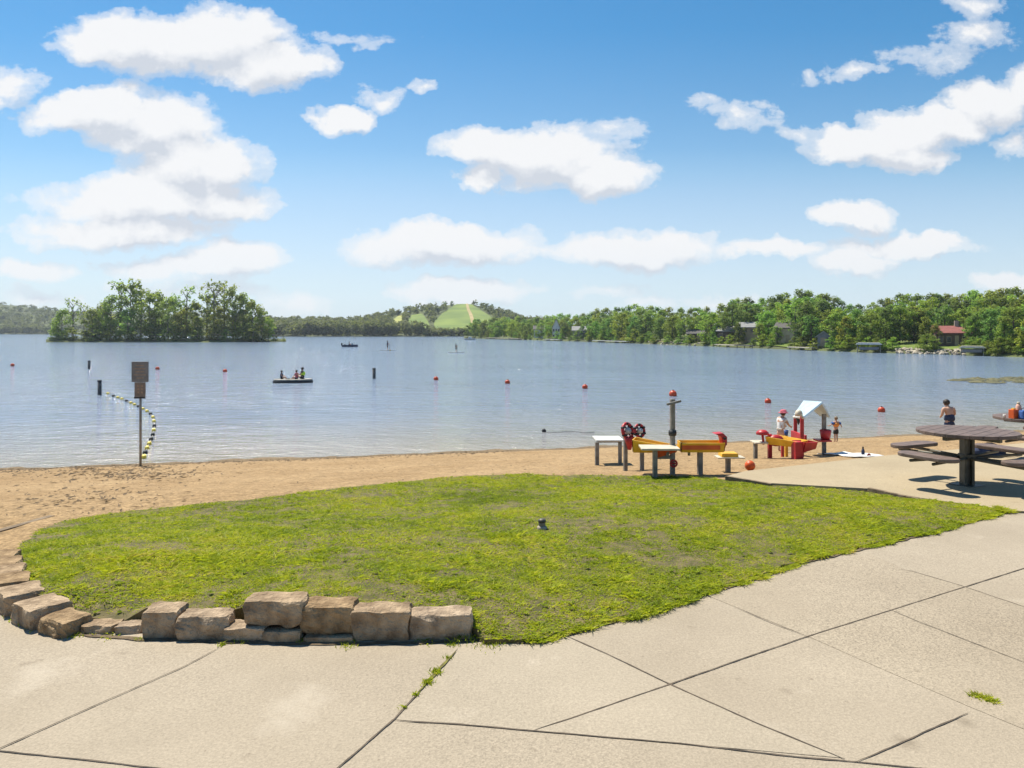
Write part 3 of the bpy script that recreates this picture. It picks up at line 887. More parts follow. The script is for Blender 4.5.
curve_stone(10, 577, 0.140, -1.02, .29, .26, 'third block of the curved run from the rubble, flat topped', 13)
curve_stone(5, 568.5, 0.140, -1.15, .29, .26, 'fourth block of the curved run from the rubble', 14)
curve_stone(2, 560.5, 0.140, -1.25, .29, .26, 'fifth block of the curved run, next to the last one seen', 15)
curve_stone(-1, 553.5, 0.140, -1.3, .28, .26, 'farthest block of the curved run by the sandy bare patch', 16)
curve_stone(66, 615, .10, -0.45, .27, .22, 'low crumbling block ending the curved run', 17, rough=.034)
stone(80, 111, .062, -.03, 634, .16, 'small dark chunk of rubble in the gap', 18, G1, rough=.032)
stone(113, 138, .05, -.03, 634, .13, 'pale flat chunk of rubble against the squarish block', 19, G1, rough=.026, rz=.15)

# weeds round the stones, in the joints and on the paving
def tuft_field(spots, label, name='weeds'):
    P = []; 
    for (px, py, z, n, r) in spots:
        c = at(px, py, z)
        k = RNG.normal(size=(n, 2)) * r
        P.append(np.concatenate([k + np.array([[c.x, c.y]]), np.full((n, 1), z)], 1))
    P = np.concatenate(P)
    o = blades(name, P[:, :2], P[:, 2], 0.019, 0.006, M['grass'], lean=1.4)
    tag(o, label, 'weeds')
tuft_field([(40, 624, 0, 160, .05), (62, 630, 0, 60, .03), (20, 618, 0, 90, .04), (78, 634, 0, 90, .04), (110, 636, 0, 50, .04), (302, 642, 0, 50, .02), (347, 646, 0, 60, .03), (425, 641, 0, 70, .03), (462, 634, .02, 260, .045), (240, 643, 0, 40, .03), (140, 640, 0, 25, .015), (355, 640, 0, 60, .02), (490, 640, .01, 200, .06), (452, 645, 0, 60, .02)],
           'small weeds sprouting at the feet of the stone blocks')
tuft_field([(221, 645, 0.004, 30, .014), (448, 658, 0.006, 25, .011), (436, 672, 0.006, 90, .018), (428, 682, .006, 80, .018), (416, 695, .006, 24, .011), (405, 708, .006, 16, .010)],
           'sparse green weeds growing along the mossy paving joint')
tuft_field([(977, 696, 0.0, 110, .018), (986, 699, 0.0, 160, .02), (993, 702, 0.0, 80, .014)], 'lone yellow green weed patch growing out of the paving')

# broad weeds in the lawn
nb = 700
Q = lo + (hi - lo) * RNG.random((nb * 3, 2)); Q = Q[inside(Q, LAWN)][:nb]
QZ = lawn_z(Q)
def rosettes(name, Q, QZ, mat, label):
    vs_, fs = [], []
    for (x, y), z in zip(Q, QZ):
        s = 0.012 + 0.018 * random.random(); k = random.randint(5, 8); a0 = random.random() * 6
        for i in range(k):
            a = a0 + 2 * PI * i / k + random.uniform(-.3, .3); l = s * random.uniform(.7, 1.3); w = l * .32
            d = Vector((math.cos(a), math.sin(a), 0)); sd = Vector((-d.y, d.x, 0))
            b = Vector((x, y, z + .008)); n0 = len(vs_)
            vs_ += [b, b + d * l * .5 + sd * w + Vector((0, 0, l * .55)), b + d * l + Vector((0, 0, l * .5)), b + d * l * .5 - sd * w + Vector((0, 0, l * .55))]
            fs.append((n0, n0 + 1, n0 + 2, n0 + 3))
    o = MB().add(vs_, fs).build(name, mat)
    tag(o, label, 'ground cover', kind='stuff')
M['weedleaf'] = leaf_mat('broad weed leaves', (0.16, 0.23, 0.02), (0.34, 0.42, 0.03), scale=3.0, trans=0.45)
rosettes('weed_leaves', Q, QZ, M['weedleaf'], 'darker broad leaved weeds scattered through the grass')

# pale pipe stub in the lawn
pz_ = lawn_z(np.array([[at(542, 530, -.05).x, at(542, 530, -.05).y]]))[0]
pb = at(542, 530, pz_)
st = empty('pipe_stub', pb, 'little greyish pipe stub with a darker cap standing in the middle of the grass', 'pipe stub')
MB().lathe([(.055, -.02), (.052, .03), (.04, .042), (.02, .044)], n=14).build('collar', M['rock'], st)
MB().lathe([(.034, .03), (.034, .085), (.03, .09)], n=14).build('pipe', M['post'], st)
MB().lathe([(.039, .078), (.04, .1), (.025, .112), (.0, .114)], n=14).build('cap', M['tablepost'], st)

# ------------------------------------------------------------------ sign on a post at the waterline
sb = hit(140.5, 466); S = sb.y / F
sg = empty('beach_sign', sb - Vector((0, 0, .05)), 'two grey sign panels, one above the other, on a slim post at the waterline', 'sign')
MB().tube([(0, 0, -.3), (0, 0, 104 * S)], .033, 10).build('post', M['steel'], sg)
def panel(name, x0, x1, yt, yb, mat, dy):
    mb = MB(); mb.box((((x0 + x1) / 2 - 140.5) * S, dy, (466 - (yt + yb) / 2) * S + .05), ((x1 - x0) * S, .02, (yb - yt) * S))
    return mb.build(name, mat, sg, bevel=.006)
pa = panel('upper_panel', 132.5, 149.5, 361.5, 382, M['sign'], -.05)
pbn = panel('lower_panel', 135.5, 146.5, 382.2, 396.5, M['signlow'], -.05)
mb = MB()
for k in range(5):
    wv = (8, 11, 9, 12, 7)[k]
    mb.box(((141.0 - 140.5) * S, -.0625, (466 - 365.5 - k * 3.1) * S + .05), (wv * S, .003, .9 * S))
mb.build('faded_lettering', M['signink'], pa)
mb = MB()
for k in range(3):
    for j in range(2):
        mb.box(((139.3 + j * 3.6 - 140.5) * S, -.0625, (466 - 385.8 - k * 3.2) * S + .05), (2.4 * S, .003, 2.0 * S))
mb.build('faded_symbols', M['signink'], pbn)
mb = MB(); mb.box((0, -.045, (466 - 397.5) * S + .05), (11 * S, .03, 1.8 * S)); mb.build('bottom_bracket', M['black'], sg)

# ------------------------------------------------------------------ float line
def water_at(px, py): return at(px, py, WZ)
fl_px = [(101,392.5),(108,394),(113.5,396.5),(118,398),(122,399.5),(126.5,401.5),(131,403.5),(134.5,405.2),(138.5,407),(143,409.5),(147,411.8),(150.5,414.5),(153,418),(154,422),(154.3,426.5),(153.8,431),(152.8,435.5),(151.2,440),(149.3,444.5),(147.2,449),(145.2,453.5),(144,458)]
fl = empty('float_line', water_at(150, 430), 'yellow and black float line curving on the water behind the sign', 'float line')
fb = fl.location
rp = [water_at(a, b) - fb + Vector((0, 0, .02)) for a, b in fl_px]
MB().tube(rp, .012, 5).build('rope', M['rope'], fl)
for i, (a, b) in enumerate(fl_px):
    p = water_at(a, b) - fb
    if i in (0,): continue
    t = (rp[min(i + 1, len(rp) - 1)] - rp[i - 1]); an = math.atan2(t.y, t.x)
    big = i in (6, 9, 13, 15, 16, 17, 19)
    m = Matrix.Rotation(an, 4, 'Z') @ Matrix.Rotation(R(90), 4, 'Y')
    r0 = .075 if i < 9 else .07
    mb = MB(); mb.lathe([(.03, -.14), (r0, -.11), (r0, .11), (.03, .14)], c=p + Vector((0, 0, .035)), n=10, m=m)
    mb.build('float', M['black'] if i % 3 == 2 or i in (16,) else M['float'], fl)

# ------------------------------------------------------------------ buoys and piles
def buoy(px, py, label, r=.17):
    p = water_at(px, py)
    b = empty('swim_buoy', p, label, 'buoy', 'orange buoys round the swimming area')
    MB().ball((0, 0, r * .45), (r, r, r), 14, 10).build('ball', M['buoy'], b)
    MB().lathe([(r * .25, r * 1.38), (r * .25, r * 1.55), (r * .12, r * 1.6)], n=8).build('eye', M['black'], b)
buoy(12.5, 366, 'orange buoy near the edge of the photo, off the far point of the island', .2)
buoy(157.5, 369.5, 'orange buoy just beside the upper sign panel', .2)
buoy(225, 372, 'orange buoy between the sign and the inflatable raft', .2)
buoy(436, 380, 'orange buoy beyond the short pile, out from the middle of the beach', .19)
buoy(507.5, 383.5, 'orange buoy straight out from the float in the shallows, second after the short pile', .19)
buoy(585, 388.5, 'orange buoy out beyond the two red play wheels', .19)
buoy(673, 396, 'orange buoy seen right over the top of the tall crossed post', .23)
buoy(768, 403, 'orange buoy between the tall crossed post and the blue roofed playhouse', .17)
buoy(881.5, 412, 'orange buoy between the child in the life vest and the bather', .17)
def pile(px, yb, yt, label, r):
    p = water_at(px, yb); s = p.y / F
    o = empty('mooring_pile', p, label, 'pile', 'dark piles standing in the lake')
    MB().tube([(0, 0, -1.0), (0.01, 0, (yb - yt) * s * .92)], [r * 1.05, r], 10).build('shaft', M['darkwood'], o)
    MB().lathe([(r * 1.12, (yb - yt) * s * .9), (r * 1.12, (yb - yt) * s * .98), (r * .5, (yb - yt) * s)], n=10).build('cap', M['black'], o)
pile(99.5, 395, 380, 'nearest dark pile, at the end of the float line', .11)
pile(89, 369, 360.5, 'smaller pile standing farther out behind the float line end', .12)
pile(374, 378.5, 368, 'dark pile alone between the raft and the paddle boarders', .13)

# dark float and its line
p = water_at(544, 432)
fo = empty('dark_float', p, 'small black float trailing a slack line in the shallows', 'float')
MB().ball((0, 0, .04), (.085, .08, .09), 12, 8).build('ball', M['black'], fo)
pts = [water_at(545 + 5.5 * k, 432.3 + .35 * math.sin(k * 1.1) - .05 * k + (0.7 if k > 6 else 0)) - p + Vector((0, 0, .008)) for k in range(10)]
MB().tube(pts, .008, 5).build('line', M['black'], fo)

# ------------------------------------------------------------------ people
def skin_mesh(verts, edges, radii, sub=1, root=0):
    me = bpy.data.meshes.new('tmp'); me.from_pydata(verts, edges, [])
    o = bpy.data.objects.new('tmp', me); COL.objects.link(o)
    o.modifiers.new('s', 'SKIN')
    for i, r in enumerate(radii):
        d = me.skin_vertices[0].data[i]
        d.radius = (r, r) if not isinstance(r, tuple) else r
        d.use_root = (i == root)
    if sub:
        s = o.modifiers.new('u', 'SUBSURF'); s.levels = sub; s.render_levels = sub
    dg = bpy.context.evaluated_depsgraph_get(); dg.update()
    res = bpy.data.meshes.new_from_object(o.evaluated_get(dg), depsgraph=dg)
    bpy.data.objects.remove(o); bpy.data.meshes.remove(me)
    return res

BASE = dict(pelvis=(0, 0, .52), waist=(0, 0, .61), chest=(0, .005, .73), neck=(0, -.005, .835), chin=(0, .012, .875), head=(0, .006, .925), crown=(0, -.002, .965),
            shL=(-.105, 0, .80), elL=(-.135, -.01, .635), wrL=(-.14, .03, .50), haL=(-.14, .045, .455),
            shR=(.105, 0, .80), elR=(.135, -.01, .635), wrR=(.14, .03, .50), haR=(.14, .045, .455),
            hipL=(-.05, 0, .49), knL=(-.055, .012, .275), anL=(-.055, -.005, .045), toL=(-.06, .075, .018),
            hipR=(.05, 0, .49), knR=(.055, .012, .275), anR=(.055, -.005, .045), toR=(.06, .075, .018))
RAD = dict(pelvis=.078, waist=.07, chest=.085, neck=.03, chin=.042, head=.058, crown=.045,
           shL=.04, elL=.027, wrL=.019, haL=.024, shR=.04, elR=.027, wrR=.019, haR=.024,
           hipL=.056, knL=.038, anL=.024, toL=.02, hipR=.056, knR=.038, anR=.024, toR=.02)
EDG = [('pelvis','waist'),('waist','chest'),('chest','neck'),('neck','chin'),('chin','head'),('head','crown'),
       ('chest','shL'),('shL','elL'),('elL','wrL'),('wrL','haL'),('chest','shR'),('shR','elR'),('elR','wrR'),('wrR','haR'),
       ('pelvis','hipL'),('hipL','knL'),('knL','anL'),('anL','toL'),('pelvis','hipR'),('hipR','knR'),('knR','anR'),('anR','toR')]

def garment(root, name, J, Ht, names, edges, grow, mat):
    idx = {n: i for i, n in enumerate(names)}
    vs_ = [Vector(J[n]) * Ht for n in names]
    rs = [RAD.get(n, .05) * Ht * grow if n in RAD else J[n + '_r'] * Ht for n in names]
    me = skin_mesh(vs_, [(idx[a], idx[b]) for a, b in edges], rs)
    me.polygons.foreach_set('use_smooth', [True] * len(me.polygons))
    return link_mesh(name, me, mat, root)

def lerp3(a, b, t): return tuple(a[i] * (1 - t) + b[i] * t for i in range(3))

def person(loc, Ht, rz, label, pose=None, hair='hair', top=None, bottom=None, hat=None, vest=None, sleeves=False, short_leg=.55, group=None, detail=True, arm_floats=False, suit=None):
    J = dict(BASE); J.update(pose or {})
    root = empty('person', loc, label, 'person', group, rz=rz)
    names = list(RAD)
    idx = {n: i for i, n in enumerate(names)}
    me = skin_mesh([Vector(J[n]) * Ht for n in names], [(idx[a], idx[b]) for a, b in EDG], [RAD[n] * Ht for n in names])
    bm = bmesh.new(); bm.from_mesh(me)
    def grow(mbx):
        vv = [bm.verts.new(v) for v in mbx.v]
        for f in mbx.f: bm.faces.new([vv[i] for i in f])
    if detail:
        ex = MB()
        hd = Vector(J['head']) * Ht; ch = Vector(J['chin']) * Ht; up = (hd - ch).normalized()
        fw = Vector((0, 1, 0)); fw = (fw - up * fw.dot(up)).normalized(); rt = fw.cross(up)
        ex.tube([hd + fw * .052 * Ht + up * .004 * Ht, hd + fw * .068 * Ht - up * .016 * Ht], [.005 * Ht, .010 * Ht], 6)      # nose
        for s in (-1, 1):
            ex.ball(hd + rt * s * .056 * Ht - up * .006 * Ht, (.008 * Ht, .012 * Ht, .018 * Ht), 6, 5)                            # ears
        for sd in 'LR':
            w = Vector(J['wr' + sd]) * Ht; h = Vector(J['ha' + sd]) * Ht
            d = (h - w).normalized(); sp = d.cross(Vector((1, 0, 0)))
            if sp.length < .2: sp = d.cross(Vector((0, 0, 1)))
            sp.normalize(); nrm = d.cross(sp)
            for k, ln in enumerate((.044, .052, .049, .038)):
                o_ = sp * (k - 1.5) * .0115 * Ht
                b0 = h + o_ * .9 - d * .005 * Ht
                ex.tube([b0, b0 + d * ln * .55 * Ht + o_ * .1, b0 + d * ln * Ht * .95 + nrm * .012 * Ht], [.0068 * Ht, .006 * Ht, .0045 * Ht], 6)
            b0 = h - d * .02 * Ht - sp * .014 * Ht
            ex.tube([b0, b0 - sp * .018 * Ht + d * .018 * Ht, b0 - sp * .02 * Ht + d * .038 * Ht], [.0085 * Ht, .0075 * Ht, .0055 * Ht], 6)
        grow(ex)
    bm.to_mesh(me); bm.free()
    me.polygons.foreach_set('use_smooth', [True] * len(me.polygons))
    link_mesh('body', me, M['skin'], root)
    hd = Vector(J['head']) * Ht; cr = Vector(J['crown']) * Ht
    if detail:
        ch = Vector(J['chin']) * Ht; up = (hd - ch).normalized()
        fw = Vector((0, 1, 0)); fw = (fw - up * fw.dot(up)).normalized(); rt = fw.cross(up)
        for s in (-1, 1): MB().ball(hd + fw * .053 * Ht + rt * s * .022 * Ht + up * .003 * Ht, .0065 * Ht, 6, 5).build('eye', M['black'], root)
        e = MB(); e.tube([hd + fw * .054 * Ht - up * .034 * Ht - rt * .014 * Ht, hd + fw * .057 * Ht - up * .035 * Ht, hd + fw * .054 * Ht - up * .034 * Ht + rt * .014 * Ht], .004 * Ht, 5)
        e.build('mouth', M['pink'], root)
    if hair:
        b = MB(); c = hd.lerp(cr, .35) + Vector((0, -.010 * Ht, .006 * Ht))
        b.ball(c, (.068 * Ht, .069 * Ht, .068 * Ht), 14, 10)
        o = b.build('hair', M[hair], root)
    if hat:
        b = MB(); c = hd.lerp(cr, .55)
        b.lathe([(.115 * Ht, -.008 * Ht), (.112 * Ht, .002 * Ht), (.074 * Ht, .008 * Ht), (.07 * Ht, .05 * Ht), (.045 * Ht, .068 * Ht), (0.0, .072 * Ht)], c=c, n=16)
        b.build('hat', M[hat], root)
    if bottom:
        J['tL'] = lerp3(J['hipL'], J['knL'], short_leg); J['tR'] = lerp3(J['hipR'], J['knR'], short_leg)
        J['tL_r'] = J['tR_r'] = .066; 
        J['wz'] = lerp3(J['pelvis'], J['waist'], .55); J['wz_r'] = .088
        garment(root, 'shorts', J, Ht, ['pelvis', 'wz', 'hipL', 'tL', 'hipR', 'tR'], [('pelvis', 'wz'), ('pelvis', 'hipL'), ('hipL', 'tL'), ('pelvis', 'hipR'), ('hipR', 'tR')], 1.3, M[bottom])
    if top:
        nm = ['waist', 'pt', 'chest', 'nk', 'shL', 'shR']; J['pt'] = lerp3(J['pelvis'], J['waist'], .5); J['pt_r'] = .083
        J['nk'] = lerp3(J['chest'], J['neck'], .55); J['nk_r'] = .05
        ed = [('waist', 'pt'), ('waist', 'chest'), ('chest', 'nk'), ('chest', 'shL'), ('chest', 'shR')]
        J['sL'] = lerp3(J['shL'], J['elL'], .55); J['sR'] = lerp3(J['shR'], J['elR'], .55); J['sL_r'] = J['sR_r'] = .042
        nm += ['sL', 'sR']; ed += [('shL', 'sL'), ('shR', 'sR')]
        garment(root, 'shirt', J, Ht, nm, ed, 1.22, M[top])
    if arm_floats:
        for sd in 'LR':
            e0, e1 = Vector(J['sh' + sd]) * Ht, Vector(J['el' + sd]) * Ht
            d = (e1 - e0).normalized(); c = e0.lerp(e1, .62)
            MB().tube([c - d * .05 * Ht, c - d * .03 * Ht, c + d * .03 * Ht, c + d * .05 * Ht], [.035 * Ht, .06 * Ht, .06 * Ht, .035 * Ht], 10).build('arm_float', M['blue'], root)
    if suit:
        J['u0'] = lerp3(J['pelvis'], J['waist'], -.3); J['u0_r'] = .135; J['u1'] = J['waist']; J['u1_r'] = .105; J['u2'] = lerp3(J['waist'], J['chest'], .5); J['u2_r'] = .098
        garment(root, 'swimsuit', J, Ht, ['u0', 'u1', 'u2'], [('u0', 'u1'), ('u1', 'u2')], 1, M[suit])
    if vest:
        J['v0'] = lerp3(J['waist'], J['pelvis'], .3); J['v0_r'] = .115; J['v1'] = J['chest']; J['v1_r'] = .15; J['v2'] = lerp3(J['chest'], J['neck'], .6); J['v2_r'] = .10
        garment(root, 'life_vest', J, Ht, ['v0', 'v1', 'v2'], [('v0', 'v1'), ('v1', 'v2')], 1, M[vest])
    return root

# child at the play table, leaning to the chute, pink hat
b = hit(781, 452.5); s20 = b.y / F
person(b, 43.0 * s20, R(-60), 'child in a pink sun hat and pale top beside the red chute posts', 
       pose=dict(chest=(.0, .03, .72), neck=(0, .05, .82), chin=(0, .075, .86), head=(0, .08, .905), crown=(0, .08, .945), shL=(-.1, .03, .785), shR=(.1, .03, .785),
                 elL=(-.12, .10, .66), wrL=(-.09, .21, .60), haL=(-.085, .25, .585), elR=(.12, .10, .66), wrR=(.09, .21, .60), haR=(.085, .25, .585)),
       hair='hair', top='whitecloth', bottom='peach', hat='pink')
b = pt(836, 440.5, 23.3); b.z = ground(b.x, b.y); s_ = b.y / F
person(b, 25.5 * s_, R(20), 'small child in an orange life vest and black shorts at the water edge',
       pose=dict(elL=(-.21, -.01, .72), wrL=(-.30, .02, .67), haL=(-.335, .03, .655), elR=(.21, -.01, .70), wrR=(.29, .03, .62), haR=(.315, .04, .59)),
       hair='blond', top=None, bottom='black', vest='vest', short_leg=.85, arm_floats=True)
b = water_at(949.5, 440.5); b.z -= .18; s_ = b.y / F
person(b, 47.5 * s_, R(8), 'bather with bare shoulders and dark swimsuit wading away from the beach', hair='hair', bottom='denim', suit='denim', short_leg=.7,
       pose=dict(elL=(-.15, .03, .65), wrL=(-.10, .13, .60), haL=(-.08, .165, .59), elR=(.15, .03, .65), wrR=(.10, .13, .60), haR=(.08, .165, .59), chest=(0, .03, .73), neck=(0, .055, .82), chin=(0, .09, .845), head=(0, .10, .885), crown=(0, .10, .925), shL=(-.115, .03, .79), shR=(.115, .03, .79)))

# dark leaf litter and twigs washed up on the sand
def litter(name, spots, label):
    vs_, fs = [], []
    for (x, y, s) in spots:
        z = sandz(x, y) + .012; a = random.random() * 6.28; l = s * random.uniform(.6, 1.6); w = s * random.uniform(.15, .5)
        d = Vector((math.cos(a), math.sin(a), 0)); n = Vector((-d.y, d.x, 0)); c = Vector((x, y, z)); k = len(vs_)
        vs_ += [c - d * l, c + n * w + Vector((0, 0, s * .3)), c + d * l + Vector((0, 0, s * .2)), c - n * w]
        fs += [(k, k + 1, k + 2), (k, k + 2, k + 3)]
    tag(MB().add(vs_, fs).build(name, M['litter']), label, 'litter', kind='stuff')
M['litter'] = pmat('beach litter', (0.17, 0.115, 0.065), (0.08, 0.055, 0.032), 3.0, 0.95)
sp = []
for _ in range(1500):
    x = -15 + 15 * random.random() ** 1.5; y = shore_y(x) - abs(random.gauss(.5, .8)); sp.append((x, y, random.uniform(.015, .06)))
for _ in range(600):
    p_ = hit(random.gauss(120, 45), random.gauss(474, 3.5)); sp.append((p_.x, p_.y, random.uniform(.02, .07)))
for _ in range(260):
    p_ = hit(random.gauss(85, 45), random.gauss(499, 7)); sp.append((p_.x, p_.y, random.uniform(.015, .05)))
for _ in range(1200):
    x = random.uniform(-13, 12); y = random.uniform(8.5, shore_y(x)); sp.append((x, y, random.uniform(.01, .03)))
sp = [q for q in sp if q[1] < shore_y(q[0]) - .05 and q[1] > 7]
litter('shore_litter', sp, 'dark leaf litter and twigs strewn over the beach sand')
# ------------------------------------------------------------------ sand and water play equipment
def post_px(root, px, base_py, top_py, wpx, mat='post', name='post', at_p=None):
    p = hit(px, base_py) if at_p is None else at_p
    s = p.y / F
    mb = MB()
    b0 = p - root.location
    mb.box(b0 + Vector((0, 0, ((base_py - top_py) * s - .25) / 2)), (wpx * s, wpx * s, (base_py - top_py) * s + .25), rz=.2)
    return mb.build(name, M[mat], root, bevel=.006)

def trough(root, name, a, b, wa, wb, ha, hb, mat, wall=.014, lip=.025):
    """open channel from a to b (top rim ends), width and depth at each end"""
    a, b = Vector(a), Vector(b)
    t = (b - a); t.z = 0; t.normalize(); n = Vector((-t.y, t.x, 0))
    def sec(c, w, h):
        o = [(-w / 2 - lip, 0), (-w / 2, 0.0), (-w * .34, -h + wall), (w * .34, -h + wall), (w / 2, 0), (w / 2 + lip, 0), (w / 2 + lip, -wall), (w / 2 + wall * .6, -wall), (w * .36, -h), (-w * .36, -h), (-w / 2 - wall * .6, -wall), (-w / 2 - lip, -wall)]
        return [c + n * x + Vector((0, 0, z)) for x, z in o]
    A, B = sec(a, wa, ha), sec(b, wb, hb)
    k = len(A)
    fs = [(i, (i + 1) % k, (i + 1) % k + k, i + k) for i in range(k)]
    mb = MB(); mb.add(A + B, [f[::-1] for f in fs])
    # closed end at a
    mb.add([A[1], A[2], A[3], A[4]] + [v - t * wall for v in (A[1], A[2], A[3], A[4])], [(0, 1, 2, 3), (7, 6, 5, 4), (0, 3, 7, 4), (1, 5, 6, 2)])
    mb.add([B[1], B[2], B[3], B[4]] + [v + t * wall for v in (B[1], B[2], B[3], B[4])], [(3, 2, 1, 0), (4, 5, 6, 7), (4, 7, 3, 0), (2, 6, 5, 1)])
    mb.add([A[9], A[8], B[8], B[9]], [])
    return mb.build(name, M[mat], root)

def Q(root, px, py, Y):
    return pt(px, py, Y) - root.location

# white topped table
b = hit(597, 466); Y = b.y; s = Y / F
t1 = empty('play_table', b, 'thin pale topped play table on grey posts, beside the two red wheels', 'play table')
post_px(t1, 597, 466, 442, 3.6); 
back = hit(620, 465); post_px(t1, 620.5, 465, 441.6, 3.2, at_p=back)
zt = (466 - 441) * s
MB().box((13 * s, .32, zt), (28 * s, .62, .03), rz=.02).build('table_top', M['white'], t1, bevel=.006)
MB().box((13 * s, .32, zt - .03), (22 * s, .45, .03), rz=.02).build('under_frame', M['steel'], t1)

# twin red wheels
b = hit(625.5, 470); Y = b.y; s = Y / F
t2 = empty('wheel_stand', b, 'pair of red play wheels with white middles on grey posts', 'play wheels')
post_px(t2, 625.5, 470, 436, 3.6)
post_px(t2, 642, 470, 442, 3.6)
MB().box(Q(t2, 634, 444.5, Y + .05), (18 * s, .06, .05)).build('cross_rail', M['post'], t2, bevel=.005)
for (px, py, rpx, hpx, rzz) in ((627.5, 431.0, 6.6, 8.6, .75), (639.5, 430.8, 5.6, 7.0, .55)):
    c = Q(t2, px, py, Y - .02)
    m = Matrix.Rotation(rzz, 4, 'Z') @ Matrix.Rotation(R(78), 4, 'X')
    rr = hpx * s
    wmb = MB(); wmb.ring(c, rr * .86, rr * .20, m, 24, 8)
    wl = wmb.build('play_wheel', M['red'], t2)
    mb = MB()
    for k in range(6):
        a = 2 * PI * k / 6
        mb.tube([c, c + m.to_3x3() @ Vector((math.cos(a) * rr * .85, math.sin(a) * rr * .85, 0))], .014, 6)
    mb.build('spokes', M['black'], wl)
    mb = MB(); mb.lathe([(rr * .42, -.03), (rr * .46, 0), (rr * .3, .05), (0, .06)], c=c, n=14, m=m); mb.build('hub', M['white'], wl)
    for k in range(6):
        a = 2 * PI * (k + .5) / 6
        q = c + m.to_3x3() @ Vector((math.cos(a) * rr * .86, math.sin(a) * rr * .86, 0))
        MB().ball(q, (.04, .028, .04), 8, 6, rot=m.to_3x3()).build('scoop', M['black'], wl)
mb = MB(); mb.lathe([(.03, -.22), (.075, -.08), (.10, .0), (.09, .0), (.02, -.19)], c=Q(t2, 629.5, 437, Y - .06), n=12); mb.build('funnel', M['red'], t2)

# yellow chute with a tan table beside it
b = hit(655, 478); Y = b.y; s = Y / F
t3 = empty('chute_table', b, 'sloping yellow chute above a flat tan board, between the red wheels and the crossed post', 'play chute')
post_px(t3, 655, 478, 449, 4.2)
a3 = Q(t3, 634.5, 438.5, Y + .55); b3 = Q(t3, 676, 446.0, Y + .35)
trough(t3, 'chute', a3, b3, .34, .20, .21, .10, 'yellow')
MB().box(Q(t3, 659, 447.6, Y + .08), (38 * s, .42, .03), rz=-.06).build('flat_board', M['tan'], t3, bevel=.006)
trough(t3, 'lower_chute', Q(t3, 655.5, 449.6, Y + .26), Q(t3, 676, 448.2, Y + .26), .24, .12, .12, .05, 'orange')
MB().box(Q(t3, 662.5, 457.2, Y + .22), (18 * s, .06, .05)).build('lower_rail', M['post'], t3, bevel=.005)
MB().box(Q(t3, 667.5, 452.5, Y + .2), (.045, .045, 9 * s)).build('peg', M['post'], t3)

# tall crossed post
b = hit(672.5, 475.5); Y = b.y; s = Y / F
t4 = empty('crossed_post', b, 'tall grey post with a slanted bar across its top, beside the yellow chute', 'tall post')
post_px(t4, 672.5, 475.5, 399, 4.3)
MB().box((.5 * s, -.07, (475.5 - 402.3) * s), (14.5 * s, .04, .035), ry=R(-14)).build('cross_bar', M['post'], t4, bevel=.004)
MB().lathe([(.06, -.04), (.065, .0), (.06, .045)], c=(0, 0, (475.5 - 433) * s), n=10).build('band', M['black'], t4)
m = Matrix.Rotation(R(90), 4, 'X')
mb = MB(); mb.ring((0, -.09, (475.5 - 462.5) * s), .05, .016, m, 14, 6); mb.tube([(-.06, -.09, (475.5 - 462.5) * s), (.06, -.09, (475.5 - 462.5) * s)], .012, 6); mb.tube([(0, -.09, (475.5 - 462.5) * s), (0, 0, (475.5 - 462.5) * s)], .016, 6)
mb.build('valve_wheel', M['red'], t4)

# level yellow trough with a red spout
b = hit(700, 475); Y = b.y; s = Y / F
t5 = empty('trough_table', b, 'level yellow and orange trough on one post with a red tipping scoop at its end', 'play trough')
post_px(t5, 700, 475, 449, 4.6)
trough(t5, 'trough', Q(t5, 680, 441.5, Y), Q(t5, 722, 441.5, Y), .30, .30, .155, .155, 'yellow')
MB().box(Q(t5, 701, 447.5, Y - .145), (38 * s, .012, .07)).build('side_panel', M['orange'], t5, bevel=.003)
MB().tube([Q(t5, 689, 449, Y), Q(t5, 689, 455.5, Y)], .022, 8).build('peg', M['post'], t5)
sc0 = Q(t5, 720.5, 436.5, Y)
mb = MB()
prof = [(-7.5, 3.4), (1.0, 4.2), (4.8, .5), (4.6, -5.5), (2.6, -12.0), (.2, -12), (.6, -5.5), (-1, .6)]
mb.add([sc0 + Vector((x * s, -.10, z * s)) for x, z in prof] + [sc0 + Vector((x * s, .10, z * s)) for x, z in prof],
       [tuple(range(8)), tuple(range(15, 7, -1))] + [((i + 1) % 8, i, i + 8, (i + 1) % 8 + 8) for i in range(8)])
scoop = mb.build('tipping_scoop', M['red'], t5, bevel=.006)
MB().tube([sc0 + Vector((2.2 * s, -.13, -1 * s)), sc0 + Vector((2.2 * s, .13, -1 * s))], .02, 8).build('axle', M['black'], scoop)
MB().box(sc0 + Vector((4.4 * s, 0, -4 * s)), (.03, .16, 8 * s)).build('back_plate', M['steel'], t5, bevel=.004)

# low yellow seat
b = hit(728, 471.5); Y = b.y; s = Y / F
t6 = empty('digger_seat', b, 'low yellow topped seat on a short post beside the orange ball', 'play seat')
post_px(t6, 728, 471.5, 457, 4.2)
MB().box((1.5 * s, .0, 14.6 * s), (27 * s, .26, .018)).build('board', M['tan'], t6, bevel=.004)
MB().box((.5 * s, .02, 17.0 * s), (17 * s, .24, 4 * s), taper=.94).build('seat', M['yellow'], t6, bevel=.012)

p = hit(750, 470.5); r = 5.2 * p.y / F
bl = empty('beach_ball', p, 'orange ball lying on the sand between the low yellow seat and the slab', 'ball')
MB().ball((0, 0, r * .93), r, 18, 12).build('ball', M['orange'], bl)
MB().lathe([(r * .12, r * 1.915), (r * .1, r * 1.94), (0, r * 1.945)], n=8).build('valve', M['black'], bl)

